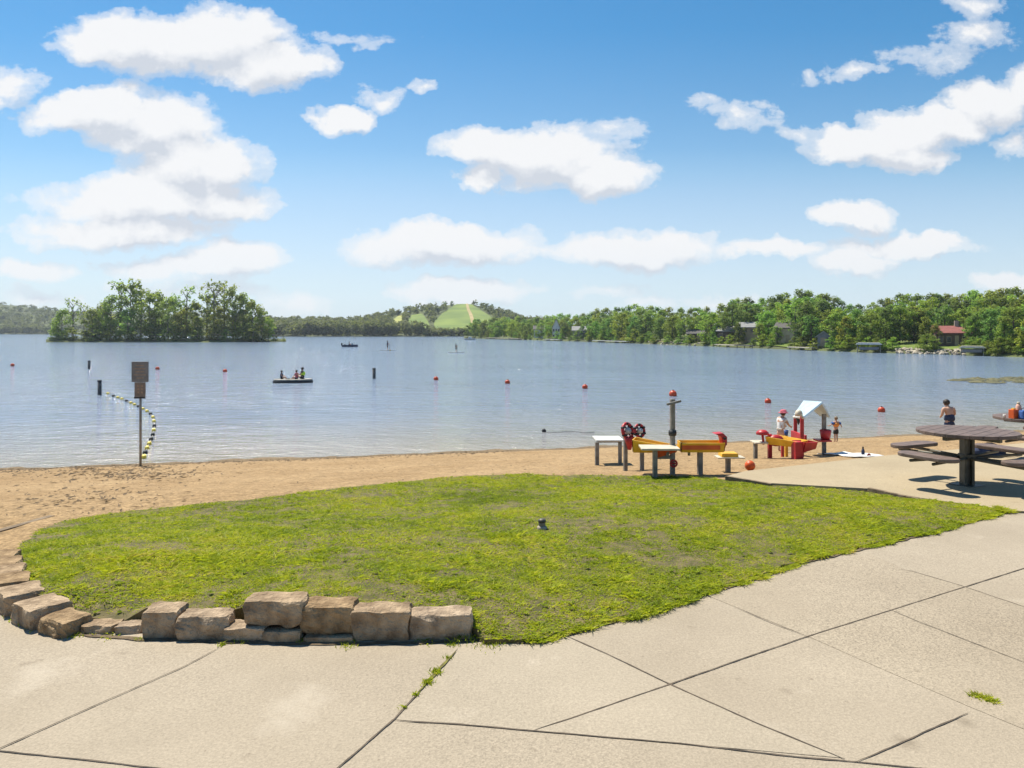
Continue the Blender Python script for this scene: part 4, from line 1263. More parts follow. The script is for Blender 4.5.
# second unit: posts, chute and the little roofed house
Y = hit(770, 458.5).y
b = pt(757, 458, Y); b.z = ground(b.x, b.y); s = Y / F
t7 = empty('red_chute_table', b, 'yellow chute on red posts in front of the blue roofed playhouse', 'play chute')
def pst(px, top, bot, w, mat, name, dy=0.0):
    y = Y + dy; p_ = pt(px, top, y); g = ground(p_.x, y); h = p_.z - g + .2
    return MB().box((p_.x - t7.location.x, y - t7.location.y, p_.z - h / 2 - t7.location.z), (w * s, w * s, h), rz=.15).build(name, M[mat], t7, bevel=.008)
pst(755.5, 443, 456, 3.4, 'post', 'post')
pst(769.8, 434, 458, 3.6, 'red', 'red_post')
pst(782.5, 441, 455, 2.6, 'red', 'red_post', .5)
pst(786.2, 435.5, 455, 3.0, 'yellow', 'yellow_post', .6)
q_ = pt(786.2, 435.3, Y + .6)
pl7 = empty('sand_pail', q_, 'little blue pail standing on the yellow post by the child in the pink hat', 'pail')
MB().lathe([(1.6 * s, 0), (2.3 * s, 5.4 * s), (2.1 * s, 5.4 * s), (1.4 * s, .5 * s)], n=14).build('pail', M['blue'], pl7)
MB().ring((0, 0, 5.4 * s), 2.25 * s, .22 * s, Matrix.Rotation(R(25), 4, 'X'), 16, 5).build('handle', M['white'], pl7)
pst(797.3, 441.5, 461, 8.4, 'red', 'red_pillar', -.55)
MB().box(Q(t7, 759, 442.0, Y), (13 * s, .35, .03)).build('tan_board', M['tan'], t7, bevel=.005)
trough(t7, 'chute', Q(t7, 771, 435.6, Y), Q(t7, 803, 441.2, Y - .5), .42, .36, .16, .12, 'yellow')
trough(t7, 'red_spout', Q(t7, 799, 441.5, Y - .5), Q(t7, 812, 441.0, Y - .4), .36, .30, .2, .14, 'red')
mb = MB(); c = Q(t7, 762.5, 434.5, Y - .05)
mb.lathe([(.13, .0), (.12, .05), (.07, .09), (0, .10)], c=c, n=14); mb.tube([c, c + Vector((.02, 0, -.2))], .025, 8)
mb.build('mushroom_scoop', M['red'], t7)
MB().ball(Q(t7, 776, 440.5, Y - .1), (.16, .1, .12), 10, 8).build('red_bucket', M['red'], t7)

Yh = hit(824, 454.5).y
b = pt(811, 452, Yh); b.z = ground(b.x, b.y); sh_ = Yh / F
t8 = empty('playhouse', b, 'little open playhouse with a pale blue gable roof on red and grey posts', 'playhouse')
def hp(px, py, dy=0.0): return pt(px, py, Yh + dy) - t8.location
def slab_quad(name, pts, th, mat):
    n = (pts[1] - pts[0]).cross(pts[3] - pts[0]).normalized() * th
    mb = MB(); mb.add([p for p in pts] + [p - n for p in pts], [(0, 1, 2, 3), (7, 6, 5, 4), (0, 4, 5, 1), (1, 5, 6, 2), (2, 6, 7, 3), (3, 7, 4, 0)])
    return mb.build(name, M[mat], t8)
r0, r1 = hp(803.5, 400.6, .75), hp(822, 401.8, -.35)
e0, e1 = hp(794.0, 414.0, .55), hp(803.2, 416.8, -.75)
f0, f1 = hp(820.8, 415.0, 1.0), hp(830.5, 416.2, -.1)
slab_quad('roof_panel', [e0, e1, r1, r0], .035, 'roofblue')
slab_quad('roof_panel', [r0 + Vector((0, 0, .004)), r1 + Vector((0, 0, .004)), f1, f0], .035, 'roofblue')
def hpost(px, top, w, mat, name, dy):
    y = Yh + dy; p_ = pt(px, top, y); g = ground(p_.x, y); h = p_.z - g + .2
    MB().box(Vector((p_.x, y, p_.z - h / 2)) - t8.location, (w * sh_, w * sh_ * .6, h)).build(name, M[mat], t8, bevel=.008)
hpost(795.4, 415.5, 3.4, 'red', 'red_post', .35)
hpost(802.0, 416.0, 3.4, 'red', 'red_post', -.55)
MB().tube([hp(794.2, 416.9, .35), hp(803.4, 417.6, -.62)], .034, 8).build('cross_bar', M['white'], t8)
MB().lathe([(.075, -.03), (.08, .02), (.06, .075), (.025, .1), (0, .103)], c=hp(798.8, 414.6, -.62), n=12).build('dome', M['tan'], t8)
a_ = hp(796.6, 418.4, -.1); b_ = hp(801.0, 418.6, -.1); c_ = hp(799.0, 425.0, -.1); th_ = Vector((0, .06, 0))
MB().add([a_, b_, c_, a_ + th_, b_ + th_, c_ + th_], [(0, 2, 1), (3, 4, 5), (0, 1, 4, 3), (1, 2, 5, 4), (2, 0, 3, 5)]).build('shade_wedge', M['black'], t8)  # black wedge standing in for the shadowed gap below the white cross bar
hpost(824.0, 414.0, 4.0, 'post', 'grey_post', -.1)
MB().box(hp(798.7, 437, -.1), (.045, .8, .18)).build('low_wall', M['red'], t8, bevel=.006)
MB().box(hp(822.5, 440.2, -.3), (13 * sh_, .3, .035)).build('counter', M['red'], t8, bevel=.006)
mb = MB(); mb.lathe([(.09, 0), (.12, .2), (.1, .21), (0, .16)], c=hp(825.5, 439.5, -.3), n=12); mb.build('basin', M['red'], t8)
# towel and things on the sand
p = hit(849, 455.5)
tw = MB(); nxy = 14
for j in range(nxy + 1):
    pass
vs_, fs = [], []
for j in range(9):
    for i in range(19):
        x = p.x + (i / 18 - .5) * .62 + (j / 8 - .5) * .06; y = p.y + (j / 8 - .5) * 1.9
        vs_.append((x, y, sandz(x, y) + .03 + .02 * mnoise.noise(Vector((x * 6, y * 6, 2)))))
fs = [(j * 19 + i, j * 19 + i + 1, (j + 1) * 19 + i + 1, (j + 1) * 19 + i) for j in range(8) for i in range(18)]
o = MB().add(vs_, fs, True).build('beach_towel', M['towel'])
sd = o.modifiers.new('s', 'SOLIDIFY'); sd.thickness = .012
tag(o, 'pale towel spread on the sand below the playhouse', 'towel')
p = hit(863, 456.5); r = p.y / F
bt = empty('drink_bottle', p, 'dark bottle standing on the sand at the end of the pale towel', 'bottle')
MB().lathe([(1.6 * r, -.02), (1.6 * r, 5.5 * r), (1.0 * r, 7.5 * r)], n=12).build('body', M['denim'], bt)
MB().lathe([(.8 * r, 7.5 * r), (.8 * r, 9.6 * r), (.5 * r, 9.9 * r)], n=10).build('cap', M['black'], bt)
p = hit(868.5, 457); r = p.y / F
bk = empty('sand_bucket', p, 'small red sand bucket on its side next to the dark bottle', 'bucket')
m = Matrix.Rotation(R(70), 4, 'X')
MB().lathe([(1.1 * r, -2 * r), (1.8 * r, 1.6 * r), (1.6 * r, 1.6 * r), (.9 * r, -1.6 * r)], c=(0, 0, 1.6 * r), n=12, m=m).build('pail', M['red'], bk)
MB().ring((0, 0, 1.6 * r), 1.7 * r, .12 * r, Matrix.Rotation(R(20), 4, 'X'), 14, 5).build('handle', M['black'], bk)

# ------------------------------------------------------------------ picnic tables
def picnic_table(loc, label, rot, top_z, seat_z, Rt=.60, seat_r=.78, group=None):
    t = empty('picnic_table', loc, label, 'picnic table', 'round brown picnic tables')
    mb = MB(); pw_ = Rt * 2 / 9                        # planks cut to a round, narrow gaps between
    for i in range(9):
        y0 = -Rt + pw_ * i + .0015; y1 = y0 + pw_ - .003
        pl_ = []
        for j in range(7):
            y = y0 + (y1 - y0) * j / 6; pl_.append((math.sqrt(max(.012, Rt * Rt - y * y)), y))
        pl_ += [(-x, y) for x, y in reversed(pl_)]
        ca, sa = math.cos(rot + .3), math.sin(rot + .3)
        mb.prism([(x * ca - y * sa, x * sa + y * ca) for x, y in pl_], top_z - .045, top_z)
    mb.build('table_top', M['table'], t, bevel=.006)
    mb = MB(); 
    for k in range(2): mb.box((0, 0, top_z - .085), (Rt * 1.5, .06, .05), rz=rot + k * PI / 2)
    mb.build('top_brace', M['tablepost'], t, bevel=.004)
    mb = MB(); mb.box((-.05, 0, top_z / 2 - .05), (.035, .13, top_z - .12)); mb.box((.05, 0, top_z / 2 - .05), (.035, .13, top_z - .12)); mb.box((0, .012, top_z / 2 - .05), (.066, .07, top_z - .13))
    mb.build('column', M['tablepost'], t, bevel=.006)
    MB().box((0, 0, .008), (.30, .30, .016), rz=rot).build('base_plate', M['tablepost'], t, bevel=.003)
    mb = MB(); mb.box((0, 0, seat_z - .07), (.16, .16, .06)); mb.build('collar', M['tablepost'], t, bevel=.008)
    for k in range(4):
        a = rot + k * PI / 2
        d = Vector((math.cos(a), math.sin(a), 0)); n = Vector((-d.y, d.x, 0))
        # arm from the column, in two bars
        arm = MB()
        for q in (-1, 1):
            arm.tube([d * .09 + n * q * .05 + Vector((0, 0, seat_z - .09)), d * (seat_r + .1) + n * q * .16 + Vector((0, 0, seat_z - .088))], .02, 8)
        arm.build('seat_arm', M['tablepost'], t)
        L, w = .40, .14
        out = []
        for i in range(13):
            th = -PI / 2 + PI * i / 12; out.append((L - w + w * math.cos(th), w * math.sin(th)))
        for i in range(13):
            th = PI / 2 + PI * i / 12; out.append((-L + w + w * math.cos(th), w * math.sin(th)))
        pr = []
        for x, y in out:                # gently bowed round the table
            bow = -.30 * x * x
            q = d * (seat_r + y + bow + .02) + n * x
            pr.append((q.x, q.y))
        mb = MB(); mb.prism(pr[::1], seat_z - .05, seat_z)
        mb.build('seat', M['table'], t, bevel=.012)
    return t
p = at(967, 486.5, -.06)
p.z = slab_z(p.x, p.y)
picnic_table(p, 'whole round brown picnic table standing nearest on the slab', R(25), .73, .46, seat_r=.79)
p = pt(1036, 417, 12.4); top = p.z; p.z = slab_z(p.x, p.y) - .02
picnic_table(p, 'farther brown picnic table cut off by the frame, with bottles on its top', R(40), top - p.z, (top - p.z) * .66)
TZ = top
def on_table(px, Y_=12.2):
    q = pt(px, 400, Y_); q.z = TZ; return q
q = on_table(1013.5); k = 12.2 / F
o = empty('drink_carton', q, 'orange drink carton on the far picnic table', 'carton')
MB().box((0, 0, 4.5 * k), (6.5 * k, 6 * k, 9 * k), rz=.3).build('carton', M['orange'], o, bevel=.006)
MB().box((0, 0, 9.6 * k), (3 * k, 3 * k, 1.4 * k), rz=.3).build('lid', M['yellow'], o, bevel=.004)
q = on_table(1018.5, 12.45)
o = empty('drink_jug', q, 'tall cream jug standing behind the orange carton on the far table', 'jug')
MB().lathe([(2.6 * k, 0), (3.0 * k, 6 * k), (2.4 * k, 11 * k), (1.3 * k, 13 * k)], n=14).build('jug', M['peach'], o)
MB().lathe([(1.5 * k, 12.8 * k), (1.5 * k, 14.6 * k), (1.0 * k, 15 * k)], n=10).build('lid', M['tan'], o)
q = on_table(1023.5, 12.1)
o = empty('cool_bag', q, 'blue bag on the far picnic table at the photo edge', 'bag')
MB().box((0, 0, 4.5 * k), (7 * k, 8 * k, 9 * k), taper=.86).build('bag', M['blue'], o, bevel=.025)
MB().ring((0, 0, 8.5 * k), 2.6 * k, .35 * k, Matrix.Rotation(R(90), 4, 'X'), 14, 6).build('handle', M['denim'], o)
q = on_table(1004.5, 12.3)
o = empty('paper_cup', q, 'small pale cup near the tip of the far picnic table', 'cup')
MB().lathe([(1.0 * k, 0), (1.4 * k, 3.4 * k), (1.2 * k, 3.4 * k), (.9 * k, .4 * k)], n=12).build('cup', M['white'], o)
# bag under the nearest table
p = at(988, 456, -.115)
o = empty('beach_bag', p, 'dark blue beach bag slumped on the slab seen past the nearest table column', 'bag')
bm = bmesh.new(); bmesh.ops.create_icosphere(bm, subdivisions=3, radius=1.0)
for v in bm.verts:
    v.co = Vector((v.co.x * .30, v.co.y * .18, max(v.co.z, -.55) * .14 + .075)) + mnoise.noise_vector(v.co * 2.2) * .03
    if v.co.z < .0: v.co.z = .0
me = bpy.data.meshes.new('bag'); bm.to_mesh(me); bm.free(); me.polygons.foreach_set('use_smooth', [True] * len(me.polygons))
link_mesh('bag', me, M['denim'], o)
MB().tube([(-.16, -.02, .10), (-.12, -.04, .19), (.08, -.04, .20), (.14, -.02, .11)], .012, 6).build('strap', M['blue'], o)

# ------------------------------------------------------------------ boats
SIT = dict(pelvis=(0, 0, .10), waist=(0, -.02, .19), chest=(0, -.02, .31), neck=(0, 0, .42), chin=(0, .02, .46), head=(0, .015, .51), crown=(0, .005, .55),
           shL=(-.105, 0, .385), elL=(-.14, .05, .25), wrL=(-.10, .18, .22), haL=(-.09, .22, .22), shR=(.105, 0, .385), elR=(.14, .05, .25), wrR=(.10, .18, .22), haR=(.09, .22, .22),
           hipL=(-.055, .02, .09), knL=(-.07, .22, .17), anL=(-.06, .36, .03), toL=(-.06, .43, .04), hipR=(.055, .02, .09), knR=(.07, .22, .17), anR=(.06, .36, .03), toR=(.06, .43, .04))
p = water_at(293, 382.5); s = p.y / F
rf = empty('inflatable_raft', p, 'low dark inflatable raft with a grey upper tube carrying three riders', 'inflatable boat', rz=.12)
L2, W2 = 19.5 * s, .62
loop = [(L2 * .92 * math.copysign(abs(math.cos(a)) ** .55, math.cos(a)), W2 * math.copysign(abs(math.sin(a)) ** .7, math.sin(a))) for a in [2 * PI * i / 40 for i in range(40)]]
def closed_tube(mb, loop, z, r, k=10):
    n = len(loop); vs_, fs = [], []
    for i in range(n):
        x, y = loop[i]; xn, yn = loop[(i + 1) % n]; xp, yp = loop[i - 1]
        t = Vector((xn - xp, yn - yp, 0)).normalized(); nn = Vector((t.y, -t.x, 0))
        for j in range(k):
            a = 2 * PI * j / k
            vs_.append(Vector((x, y, z)) + nn * r * math.cos(a) + Vector((0, 0, r * math.sin(a))))
    for i in range(n):
        for j in range(k):
            fs.append((i * k + j, ((i + 1) % n) * k + j, ((i + 1) % n) * k + (j + 1) % k, i * k + (j + 1) % k))
    mb.add(vs_, fs, True)
mb = MB(); closed_tube(mb, loop, .06, .13); mb.build('hull_tube', M['black'], rf)
mb = MB(); closed_tube(mb, loop, .20, .075); mb.build('upper_tube', M['steel'], rf)
mb = MB(); mb.prism([(x * .96, y * .9) for x, y in loop], .02, .06); mb.build('floor', M['steel'], rf)
MB().box((-L2 * .3, 0, .25), (.22, W2 * 1.7, .08)).build('seat', M['black'], rf, bevel=.02)
MB().box((L2 * .45, 0, .25), (.22, W2 * 1.7, .08)).build('seat', M['black'], rf, bevel=.02)
def rider(dx, dy, rz, label, **kw):
    q = p + Vector((dx, dy, .22)); return person(q, kw.pop('h', 1.35), rz, label, pose=SIT, detail=False, **kw)
rider(-11.5 * s, .0, R(-90), 'rider sitting alone at the stern of the inflatable raft, dark clothes', h=1.15, hair='hair', top='denim', bottom='black')
rider(3.8 * s, -.05, R(60), 'bare shouldered rider in the middle of the inflatable raft', h=1.2, hair='hair', top='pink', bottom='denim')
rider(9.5 * s, .0, R(80), 'rider in a neon yellow vest at the bow of the inflatable raft', h=1.55, hair='hair', top='black', bottom='black', vest='neon')

p = water_at(350, 346.8); s = p.y / F
bo = empty('motor_boat', p, 'distant low motor boat out on the open lake', 'boat', rz=R(4))
def hull(parent, L, B, D, mat):
    mb = MB(); st_ = []
    for i in range(9):
        t = i / 8; w = B / 2 * (1 - max(0, (t - .55) / .45) ** 2.2) ; z0 = D * (.0 + .35 * max(0, t - .5))
        st_.append([Vector((-L / 2 + L * t, -w, D + .12 * t)), Vector((-L / 2 + L * t, -w * .65, z0 - .15)), Vector((-L / 2 + L * t, w * .65, z0 - .15)), Vector((-L / 2 + L * t, w, D + .12 * t))])
    vs_ = [v for s_ in st_ for v in s_]; fs = []
    for i in range(8):
        for j in range(3): fs.append((i * 4 + j, i * 4 + j + 1, i * 4 + j + 5, i * 4 + j + 4))
        fs.append((i * 4 + 3, i * 4, i * 4 + 4, i * 4 + 7))
    fs += [(0, 3, 2, 1), (32, 33, 34, 35)]
    mb.add(vs_, fs); return mb.build('hull', M[mat], parent)
hull(bo, 15.5 * s, 1.3, .42, 'denim')
MB().box((-1.2, 0, .62), (.4, 1.0, .3)).build('seat', M['white'], bo, bevel=.03)
MB().box((.55, 0, .7), (.5, .8, .45), taper=.8).build('console', M['white'], bo, bevel=.03)
MB().box((-15.5 * s / 2 - .1, 0, .62), (.3, .4, .6)).build('outboard_motor', M['black'], bo, bevel=.04)
person(p + Vector((-.2, 0, .35)), 1.5, R(-90), 'rider seated amidships in the distant motor boat', pose=SIT, detail=False, hair='hair', top='denim', bottom='black')

def paddler(px, py, hpx, label, blabel, mat_t, rz):
    p = water_at(px, py); s = p.y / F
    bd = empty('paddle_board', p, blabel, 'paddle board', 'paddle boards', rz=rz)
    mb = MB(); n = 24
    prof = [(1.5 * math.cos(2 * PI * i / n), .38 * math.copysign(abs(math.sin(2 * PI * i / n)) ** .7, math.sin(2 * PI * i / n))) for i in range(n)]
    mb.prism(prof, -.02, .10); mb.build('deck', M['white'], bd, bevel=.02)
    MB().box((-1.2, 0, -.06), (.22, .02, .12)).build('fin', M['black'], bd)
    pe = person(p + Vector((0, 0, .10)), hpx * s, rz - PI / 2, label, detail=False, hair='hair', top=mat_t, bottom='black', short_leg=.95,
           pose=dict(elL=(-.12, .09, .68), wrL=(-.02, .17, .74), haL=(.0, .19, .75), elR=(.15, .08, .64), wrR=(.10, .18, .56), haR=(.09, .20, .55)))
    pd = empty('paddle', p + Vector((0, 0, 0)), 'paddle held by the ' + label.split(' in ')[0], 'paddle')
    Ht = hpx * s; d = Matrix.Rotation(rz - PI / 2, 3, 'Z')
    a = d @ (Vector((0, .19, .755)) * Ht) + Vector((0, 0, .1)); b2 = d @ (Vector((.09, .20, .55)) * Ht) + Vector((0, 0, .1)); dr = (b2 - a).normalized()
    MB().tube([a - dr * .08, a + dr * 1.45], .02, 6).build('shaft', M['black'], pd)
    MB().ball(a + dr * 1.6, (.10, .03, .24), 10, 8).build('blade', M['yellow'], pd)
paddler(387.5, 350.6, 9.5, 'slim paddle boarder in dark clothes nearer the motor boat', 'paddle board under the boarder nearer the motor boat', 'denim', R(15))
paddler(456, 352.6, 8.5, 'broad paddle boarder in a grey shirt standing out from the green hill', 'paddle board straight out from the green hill', 'black', R(-8))
# ------------------------------------------------------------------ trees (prototypes about 10 m tall; copies share their meshes)
def leaf_cloud(clumps, per, size, rng, flat=.75):
    """clumps: (centre, radii) -> leaf-sized faces spread through each clump's volume"""
    V = []
    for c, r in clumps:
        k = max(6, int(per * (r[0] * r[1] * r[2]) ** (2 / 3)))
        d = rng.normal(size=(k, 3)); d /= np.linalg.norm(d, axis=1)[:, None]
        rad = rng.random(k) ** .33
        p = np.array(c) + d * rad[:, None] * np.array(r) * .95
        n = d * .6 + rng.normal(size=(k, 3)) * .55 + np.array([0, 0, .9]); n /= np.linalg.norm(n, axis=1)[:, None]
        t = np.cross(n, rng.normal(size=(k, 3))); t /= np.linalg.norm(t, axis=1)[:, None] + 1e-9
        b = np.cross(n, t)
        s = size * (.55 + .9 * rng.random(k))[:, None]
        V.append(np.stack([p - t * s, p - b * s * flat, p + t * s, p + b * s * flat], 1).reshape(-1, 3))
    return np.concatenate(V)

def quads_obj(name, V, mat):
    n = len(V) // 4
    me = bpy.data.meshes.new(name)
    me.vertices.add(len(V)); me.vertices.foreach_set('co', V.ravel().astype(np.float32))
    me.loops.add(4 * n); me.loops.foreach_set('vertex_index', np.arange(4 * n, dtype=np.int32))
    me.polygons.add(n); me.polygons.foreach_set('loop_start', np.arange(0, 4 * n, 4, dtype=np.int32))
    me.update(calc_edges=True)
    me.materials.append(mat)
    return me

def make_tree(seed, kind, leaf, bark):
    """meshes (trunk, crown) of one tree 10 m tall"""
    rng = np.random.default_rng(seed); rd = random.Random(seed)
    mb = MB(); clumps = []
    if kind == 'broad':   base, w, n_l, cr, up = .7, 4.2, 11, (.9, 1.7), .5
    elif kind == 'round': base, w, n_l, cr, up = 1.2, 3.6, 11, (.9, 1.6), .4
    elif kind == 'tall':  base, w, n_l, cr, up = 2.6, 2.6, 10, (.7, 1.3), .9
    elif kind == 'airy':  base, w, n_l, cr, up = 3.6, 2.5, 10, (.45, .95), 1.0
    else:                 base, w, n_l, cr, up = .2, 3.4, 9, (.7, 1.4), .3
    lean = rd.uniform(-.4, .4)
    trunk = [Vector((0, 0, -.6)), Vector((lean * .2, 0, base * .5)), Vector((lean * .5, .1, base + 1.5)), Vector((lean, .0, 6.4)), Vector((lean * 1.2, .1, 8.9))]
    mb.tube(trunk, [.26, .20, .16, .09, .03], 7)
    for i in range(n_l):
        t = (i + .5) / n_l
        h = base + .2 + (8.4 - base) * t
        a = i * 2.4 + rd.uniform(-.5, .5)
        env = math.sin(PI * min(1, .22 + .74 * t)) ** .75 if kind != 'tall' and kind != 'airy' else (.75 + .35 * math.sin(PI * t))
        L = w * env * rd.uniform(.55, 1.0)
        s0 = Vector((lean * h / 9, 0, h - .6 * up))
        e = s0 + Vector((math.cos(a) * L, math.sin(a) * L, up * L * .55 + .4))
        e.z = min(e.z, 9.3)
        mid = s0.lerp(e, .5) + Vector((0, 0, .25))
        mb.tube([s0, mid, e], [.09, .06, .02], 5)
        r = rd.uniform(*cr)
        clumps.append(((e.x, e.y, e.z), (r, r, r * rd.uniform(.6, .85))))
        m_ = s0.lerp(e, .6); r2 = rd.uniform(*cr) * .85
        if kind != 'airy' or rd.random() < .4:
            clumps.append(((m_.x + rd.uniform(-.5, .5), m_.y + rd.uniform(-.5, .5), m_.z + rd.uniform(-.3, .4)), (r2, r2, r2 * .7)))
        for q in range(2):
            a2 = a + rd.uniform(-.8, .8); L2 = L * rd.uniform(.5, 1.05)
            f = Vector((s0.x + math.cos(a2) * L2, s0.y + math.sin(a2) * L2, min(9.4, s0.z + rd.uniform(.2, 1.6))))
            mb.tube([mid, f], [.045, .015], 4)
            r3 = rd.uniform(*cr) * .7
            clumps.append(((f.x, f.y, f.z), (r3, r3, r3 * .7)))
    top = trunk[-1]
    clumps.append(((top.x, top.y, 9.1), (cr[1] * .7, cr[1] * .7, .8)))
    if kind == 'bush':
        clumps = [((c[0], c[1], c[2] * .9), r) for c, r in clumps]
        clumps += [((rd.uniform(-3, 3), rd.uniform(-2, 2), rd.uniform(.6, 2.5)), (1.4, 1.4, 1.1)) for _ in range(8)]
    if kind == 'broad':
        clumps += [((rd.uniform(-2.4, 2.4), rd.uniform(-2.4, 2.4), rd.uniform(.9, 2.8)), (1.2, 1.2, .9)) for _ in range(6)]
    if kind == 'round':
        clumps += [((rd.uniform(-2.2, 2.2), rd.uniform(-2.2, 2.2), rd.uniform(1.2, 3.5)), (1.2, 1.2, 1.0)) for _ in range(7)]
    V = leaf_cloud(clumps, 42 if kind != 'airy' else 40, .24 if kind != 'airy' else .20, rng)
    tm = bpy.data.meshes.new('trunk'); tm.from_pydata(mb.v, [], mb.f); tm.polygons.foreach_set('use_smooth', [True] * len(mb.f)); tm.update(); tm.materials.append(M[bark])
    return tm, quads_obj('crown', V, M[leaf])

PROTO = {}
def proto(kind, leaf, n, bark='bark'):
    PROTO[(kind, leaf)] = [make_tree(hash_(kind, leaf) + i, kind, leaf, bark) for i in range(n)]
def hash_(a, b): return sum(ord(c) * (i + 3) for i, c in enumerate(a + b)) * 7
for kind, leaf, n in (('broad', 'leaf_mid', 3), ('broad', 'leaf_dark', 2), ('broad', 'leaf_light', 2), ('round', 'leaf_mid', 2), ('round', 'leaf_light', 2), ('round', 'leaf_dark', 2), ('tall', 'leaf_mid', 2), ('tall', 'leaf_dark', 2),
                      ('tall', 'leaf_isl', 2), ('broad', 'leaf_isl', 3), ('airy', 'leaf_isl', 3), ('bush', 'leaf_mid', 2), ('bush', 'leaf_light', 2), ('bush', 'leaf_isl', 2)):
    proto(kind, leaf, n, 'palebark' if leaf == 'leaf_isl' else 'bark')

def plant(kind, leaf, loc, height, label, group=None, wide=1.0, name=None, cat=None):
    tm, cm = random.choice(PROTO[(kind, leaf)])
    nm = name or ('shrub' if kind == 'bush' else 'tree')
    t = empty(nm, loc, label, cat or nm, group, rz=random.random() * 6.28)
    s = height / 9.7
    t.scale = (s * wide, s * wide, s)
    a = bpy.data.objects.new('trunk', tm); COL.objects.link(a); a.parent = t
    b = bpy.data.objects.new('crown', cm); COL.objects.link(b); b.parent = t
    return t

# ------------------------------------------------------------------ right hand shore: bank terrain
SHORE = [(1330,368),(1180,364),(1080,360.5),(1024,357.5),(960,355),(900,353.5),(850,352),(800,350),(750,348),(700,346),(650,344),(600,342.2),(550,340.6),(500,339.2),(478,338.6),(464,338.4)]
def shore_pt(px):
    for (a, ya), (b, yb) in zip(SHORE, SHORE[1:]):
        if b <= px <= a:
            t = (px - b) / (a - b); py = yb + (ya - yb) * t
            return water_at(px, py)
    return water_at(px, SHORE[-1][1] if px < SHORE[-1][0] else SHORE[0][1])
ROWS = [(-1.5, -2.6), (0, -1.85), (1.2, -1.35), (6, -.9), (14, -.4), (26, .2), (45, 1.4), (80, 3.6), (130, 5.5), (220, 5.0), (330, 2.0)]
def bank_pt(px, off):
    p = shore_pt(px); d = Vector((p.x, p.y, 0)).normalized()
    z = ROWS[-1][1]
    for (a, za), (b, zb) in zip(ROWS, ROWS[1:]):
        if a <= off <= b: z = za + (zb - za) * (off - a) / (b - a)
    k = min(1.0, max(.02, (px - 475) / 300))
    z = z if off <= 1.2 else -1.35 + (z + 1.35) * k
    return Vector((p.x + d.x * off, p.y + d.y * off, z))
pxs_ = [464, 470, 478] + list(range(490, 1331, 8))
vs_, fs = [], []
for px in pxs_:
    for off, z in ROWS:
        q = bank_pt(px, off); q.z += .25 * mnoise.noise(Vector((q.x * .15, q.y * .15, 0))) if off > 1 else 0
        vs_.append(q)
nr = len(ROWS)
fs = [(i * nr + j, (i + 1) * nr + j, (i + 1) * nr + j + 1, i * nr + j + 1) for i in range(len(pxs_) - 1) for j in range(nr - 1)]
tag(MB().add(vs_, fs, True).build('far_bank', M['farbank']), kind='structure')
def bank_patch(name, px0, px1, o0, o1, mat, lift=.12):
    vs_, fs = [], []; n = int((px1 - px0) / 4) + 1
    offs = [o0 + (o1 - o0) * j / 4 for j in range(5)]
    for i in range(n + 1):
        px = px0 + (px1 - px0) * i / n
        for j, o_ in enumerate(offs):
            q = bank_pt(px, o_ * (1 + .12 * mnoise.noise(Vector((px * .11, j, 3))))); q.z += lift + .25 * mnoise.noise(Vector((q.x * .15, q.y * .15, 0))); vs_.append(q)
    fs = [(i * 5 + j, (i + 1) * 5 + j, (i + 1) * 5 + j + 1, i * 5 + j + 1) for i in range(n) for j in range(4)]
    tag(MB().add(vs_, fs, True).build(name, M[mat]), kind='structure')
bank_patch('shore_lawn', 888, 972, 2.6, 17, 'banklawn', .22)
bank_patch('shore_lawn', 756, 802, 1.4, 9, 'banklawn', .2)
bank_patch('shore_lawn', 500, 545, 1.5, 9, 'banklawn', .2)
bank_patch('shore_lawn', 632, 668, 1.5, 7, 'dirt', .2)
# stones heaped along the water below the red roofed house
rb = MB()
for i in range(150):
    px = random.uniform(896, 964) if i < 115 else random.uniform(640, 700)
    q = bank_pt(px, random.uniform(-.3, 3.0)); r = random.uniform(.22, .55)
    m3 = Matrix.Rotation(random.random() * 6, 3, 'Z') @ Matrix.Rotation(random.random(), 3, 'X')
    rb.ball(q + Vector((0, 0, .15)), (r, r * .75, r * .55), 6, 4, rot=m3)
o = rb.build('shore_rocks', M['rock']); o.data.polygons.foreach_set('use_smooth', [False] * len(o.data.polygons))
tag(o, 'pale stones heaped along the water below the far houses', 'rocks', kind='stuff')

